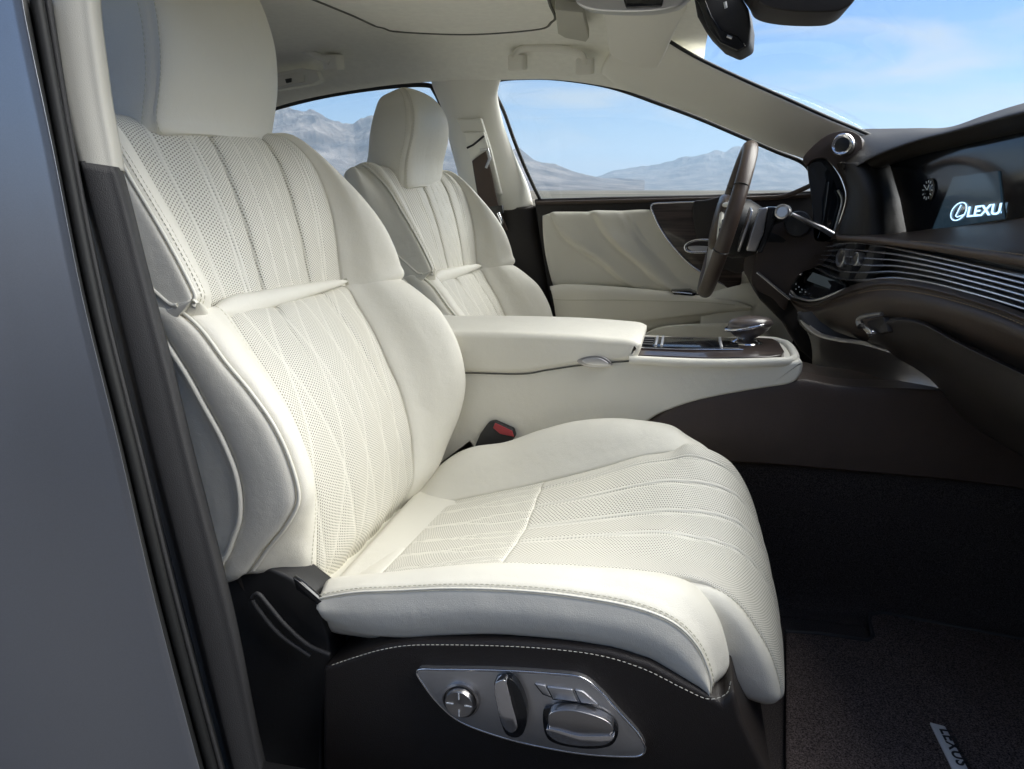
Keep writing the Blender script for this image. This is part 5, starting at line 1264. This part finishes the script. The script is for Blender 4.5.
# ================================================================== OVERHEAD FITTINGS
def overhead():
    r = empty('rear_view_mirror', (.04, .72, 1.22), 'dark rear-view mirror housing hanging from the windscreen, cut by the top edge', 'mirror')
    o = [(692, -12), (705, -6), (735, -14), (748, 8), (751, 26), (750, 45), (736, 53), (720, 46), (706, 32), (697, 16)]
    prism('mirror_housing', pix(o, .72), (.015, .10, 0), M['char'], r, bevel=.007, segs=4)
    prism('mirror_face', pix([(690, -6), (698, 2), (708, 28), (720, 43), (738, 51), (746, 46), (738, 36), (722, 30), (712, 16), (704, -4)], .715), (.0, .01, 0), M['gloss'], r, bevel=.002)
    tube('mirror_button', pix([(725, 2), (726, 8)], .714), .003, M['white'], r); tube('mirror_button', pix([(727, 36), (732, 38)], .712), .0025, M['satin'], r)
    r = empty('mirror_arm_cover', (.15, .5, 1.25), 'dark grey rounded cover behind the mirror against the sky', 'sensor cover')
    o = curve(pix([(752, -30), (756, -4), (765, 6), (790, 11), (825, 12), (843, 9), (856, -2), (862, -30)], .62), 50, closed=True)
    prism('sensor_cover', o, (.0, .12, 0), M['brown_plastic'], r, bevel=.01, segs=4)
    r = empty('sun_visor', (-.1, 1.0, 1.2), 'cream sun visor folded up against the roof lining', 'sun visor')
    o = [(606, 8), (607, 30), (609, 48), (614, 57), (640, 66), (656, 67), (662, 60), (678, 25), (686, 2), (650, -6)]
    ys = [.83, .92, .985, 1.025, 1.045, 1.025, .985, .89, .81, .77]
    P = np.array([at(x, y+1, y=yy) for (x, y), yy in zip(o, ys)]); prism('visor_board', curve(P, 60, closed=True), (-.002, .0, .018), M['cream_trim'], r, bevel=.005, segs=3, angle=20)
    r = empty('overhead_console', (-.2, .67, 1.25), 'satin grey roof console partly cut by the top edge', 'roof console')
    o = [(574, -20), (574, -4), (580, 6), (600, 11), (640, 12), (668, 9), (684, 2), (690, -20)]
    prism('console_shell', curve(pix(o, .66), 50, closed=True), (0, .08, .01), M['satin'], r, bevel=.005)
    prism('reading_light', pix([(622, -5), (665, -8), (662, 6), (626, 8)], .652), (0, .01, 0), M['gloss'], r, bevel=.003)
    r = empty('vent_patch', (-.3, 1.0, 1.25), 'small square speaker grille in the roof lining beside the sun visor', 'roof grille')
    P = np.array([at(x, y, z=1.235) for x, y in ((555, 10), (583, 13), (589, 38), (586, 42), (565, 38), (558, 34))]); prism('grille', P, (0, 0, .02), M['headliner2'], r, bevel=.002)
    # grab handles
    def grab(px, loc, label, Y):
        r = empty('grab_handle', loc, label, 'grab handle', 'roof grab handles')
        P = curve(pix(px, Y), 40); tube('grip', P, .010, M['cream_trim'], r, seg=12, rz=.7)
        for p in (P[0], P[-1]): prism('mount', [p+[-.022, -.002, -.022], p+[.022, -.002, -.022], p+[.022, -.006, .018], p+[-.022, -.006, .018]], (0, .05, .008), M['cream_trim'], r, bevel=.006, segs=3)
    grab([(516, 62), (517, 53), (526, 48.5), (550, 48), (572, 51), (582, 56), (584, 66)], (-.35, 1.26, 1.22), 'cream folding grab handle above the driver window', 1.185)
    P = [(510, 50), (586, 52), (590, 69), (508, 69)]
    grab([(250, 62), (262, 49), (290, 46), (322, 58), (330, 62)], (-1.1, 1.2, 1.25), 'thin pale grab handle above the rear window beside the near headrest', 1.15)
    r = empty('roof_lamp_panel', (-1.1, 1.26, 1.2), 'small oblong roof lamp panel with button above the rear side window', 'roof lamp')
    prism('lamp_bezel', pix([(262, 76), (300, 68), (316, 70), (320, 80), (312, 84), (262, 92)], 1.20), (0, .03, 0), M['cream_trim'], r, bevel=.003)
    prism('lamp_lens', pix([(270, 77), (297, 72), (304, 75), (304, 82), (275, 88)], 1.196), (0, .006, 0), M['piping'], r, bevel=.001)
    prism('lamp_button', pix([(285, 79), (291, 78), (291, 82), (286, 83)], 1.192), (0, .005, 0), M['char'], r, bevel=.0005)
M['headliner2'] = mat('roof_grille_cloth', (0.52, 0.51, 0.44), 0.9, bump=[('v', 900, .0006)])
overhead()
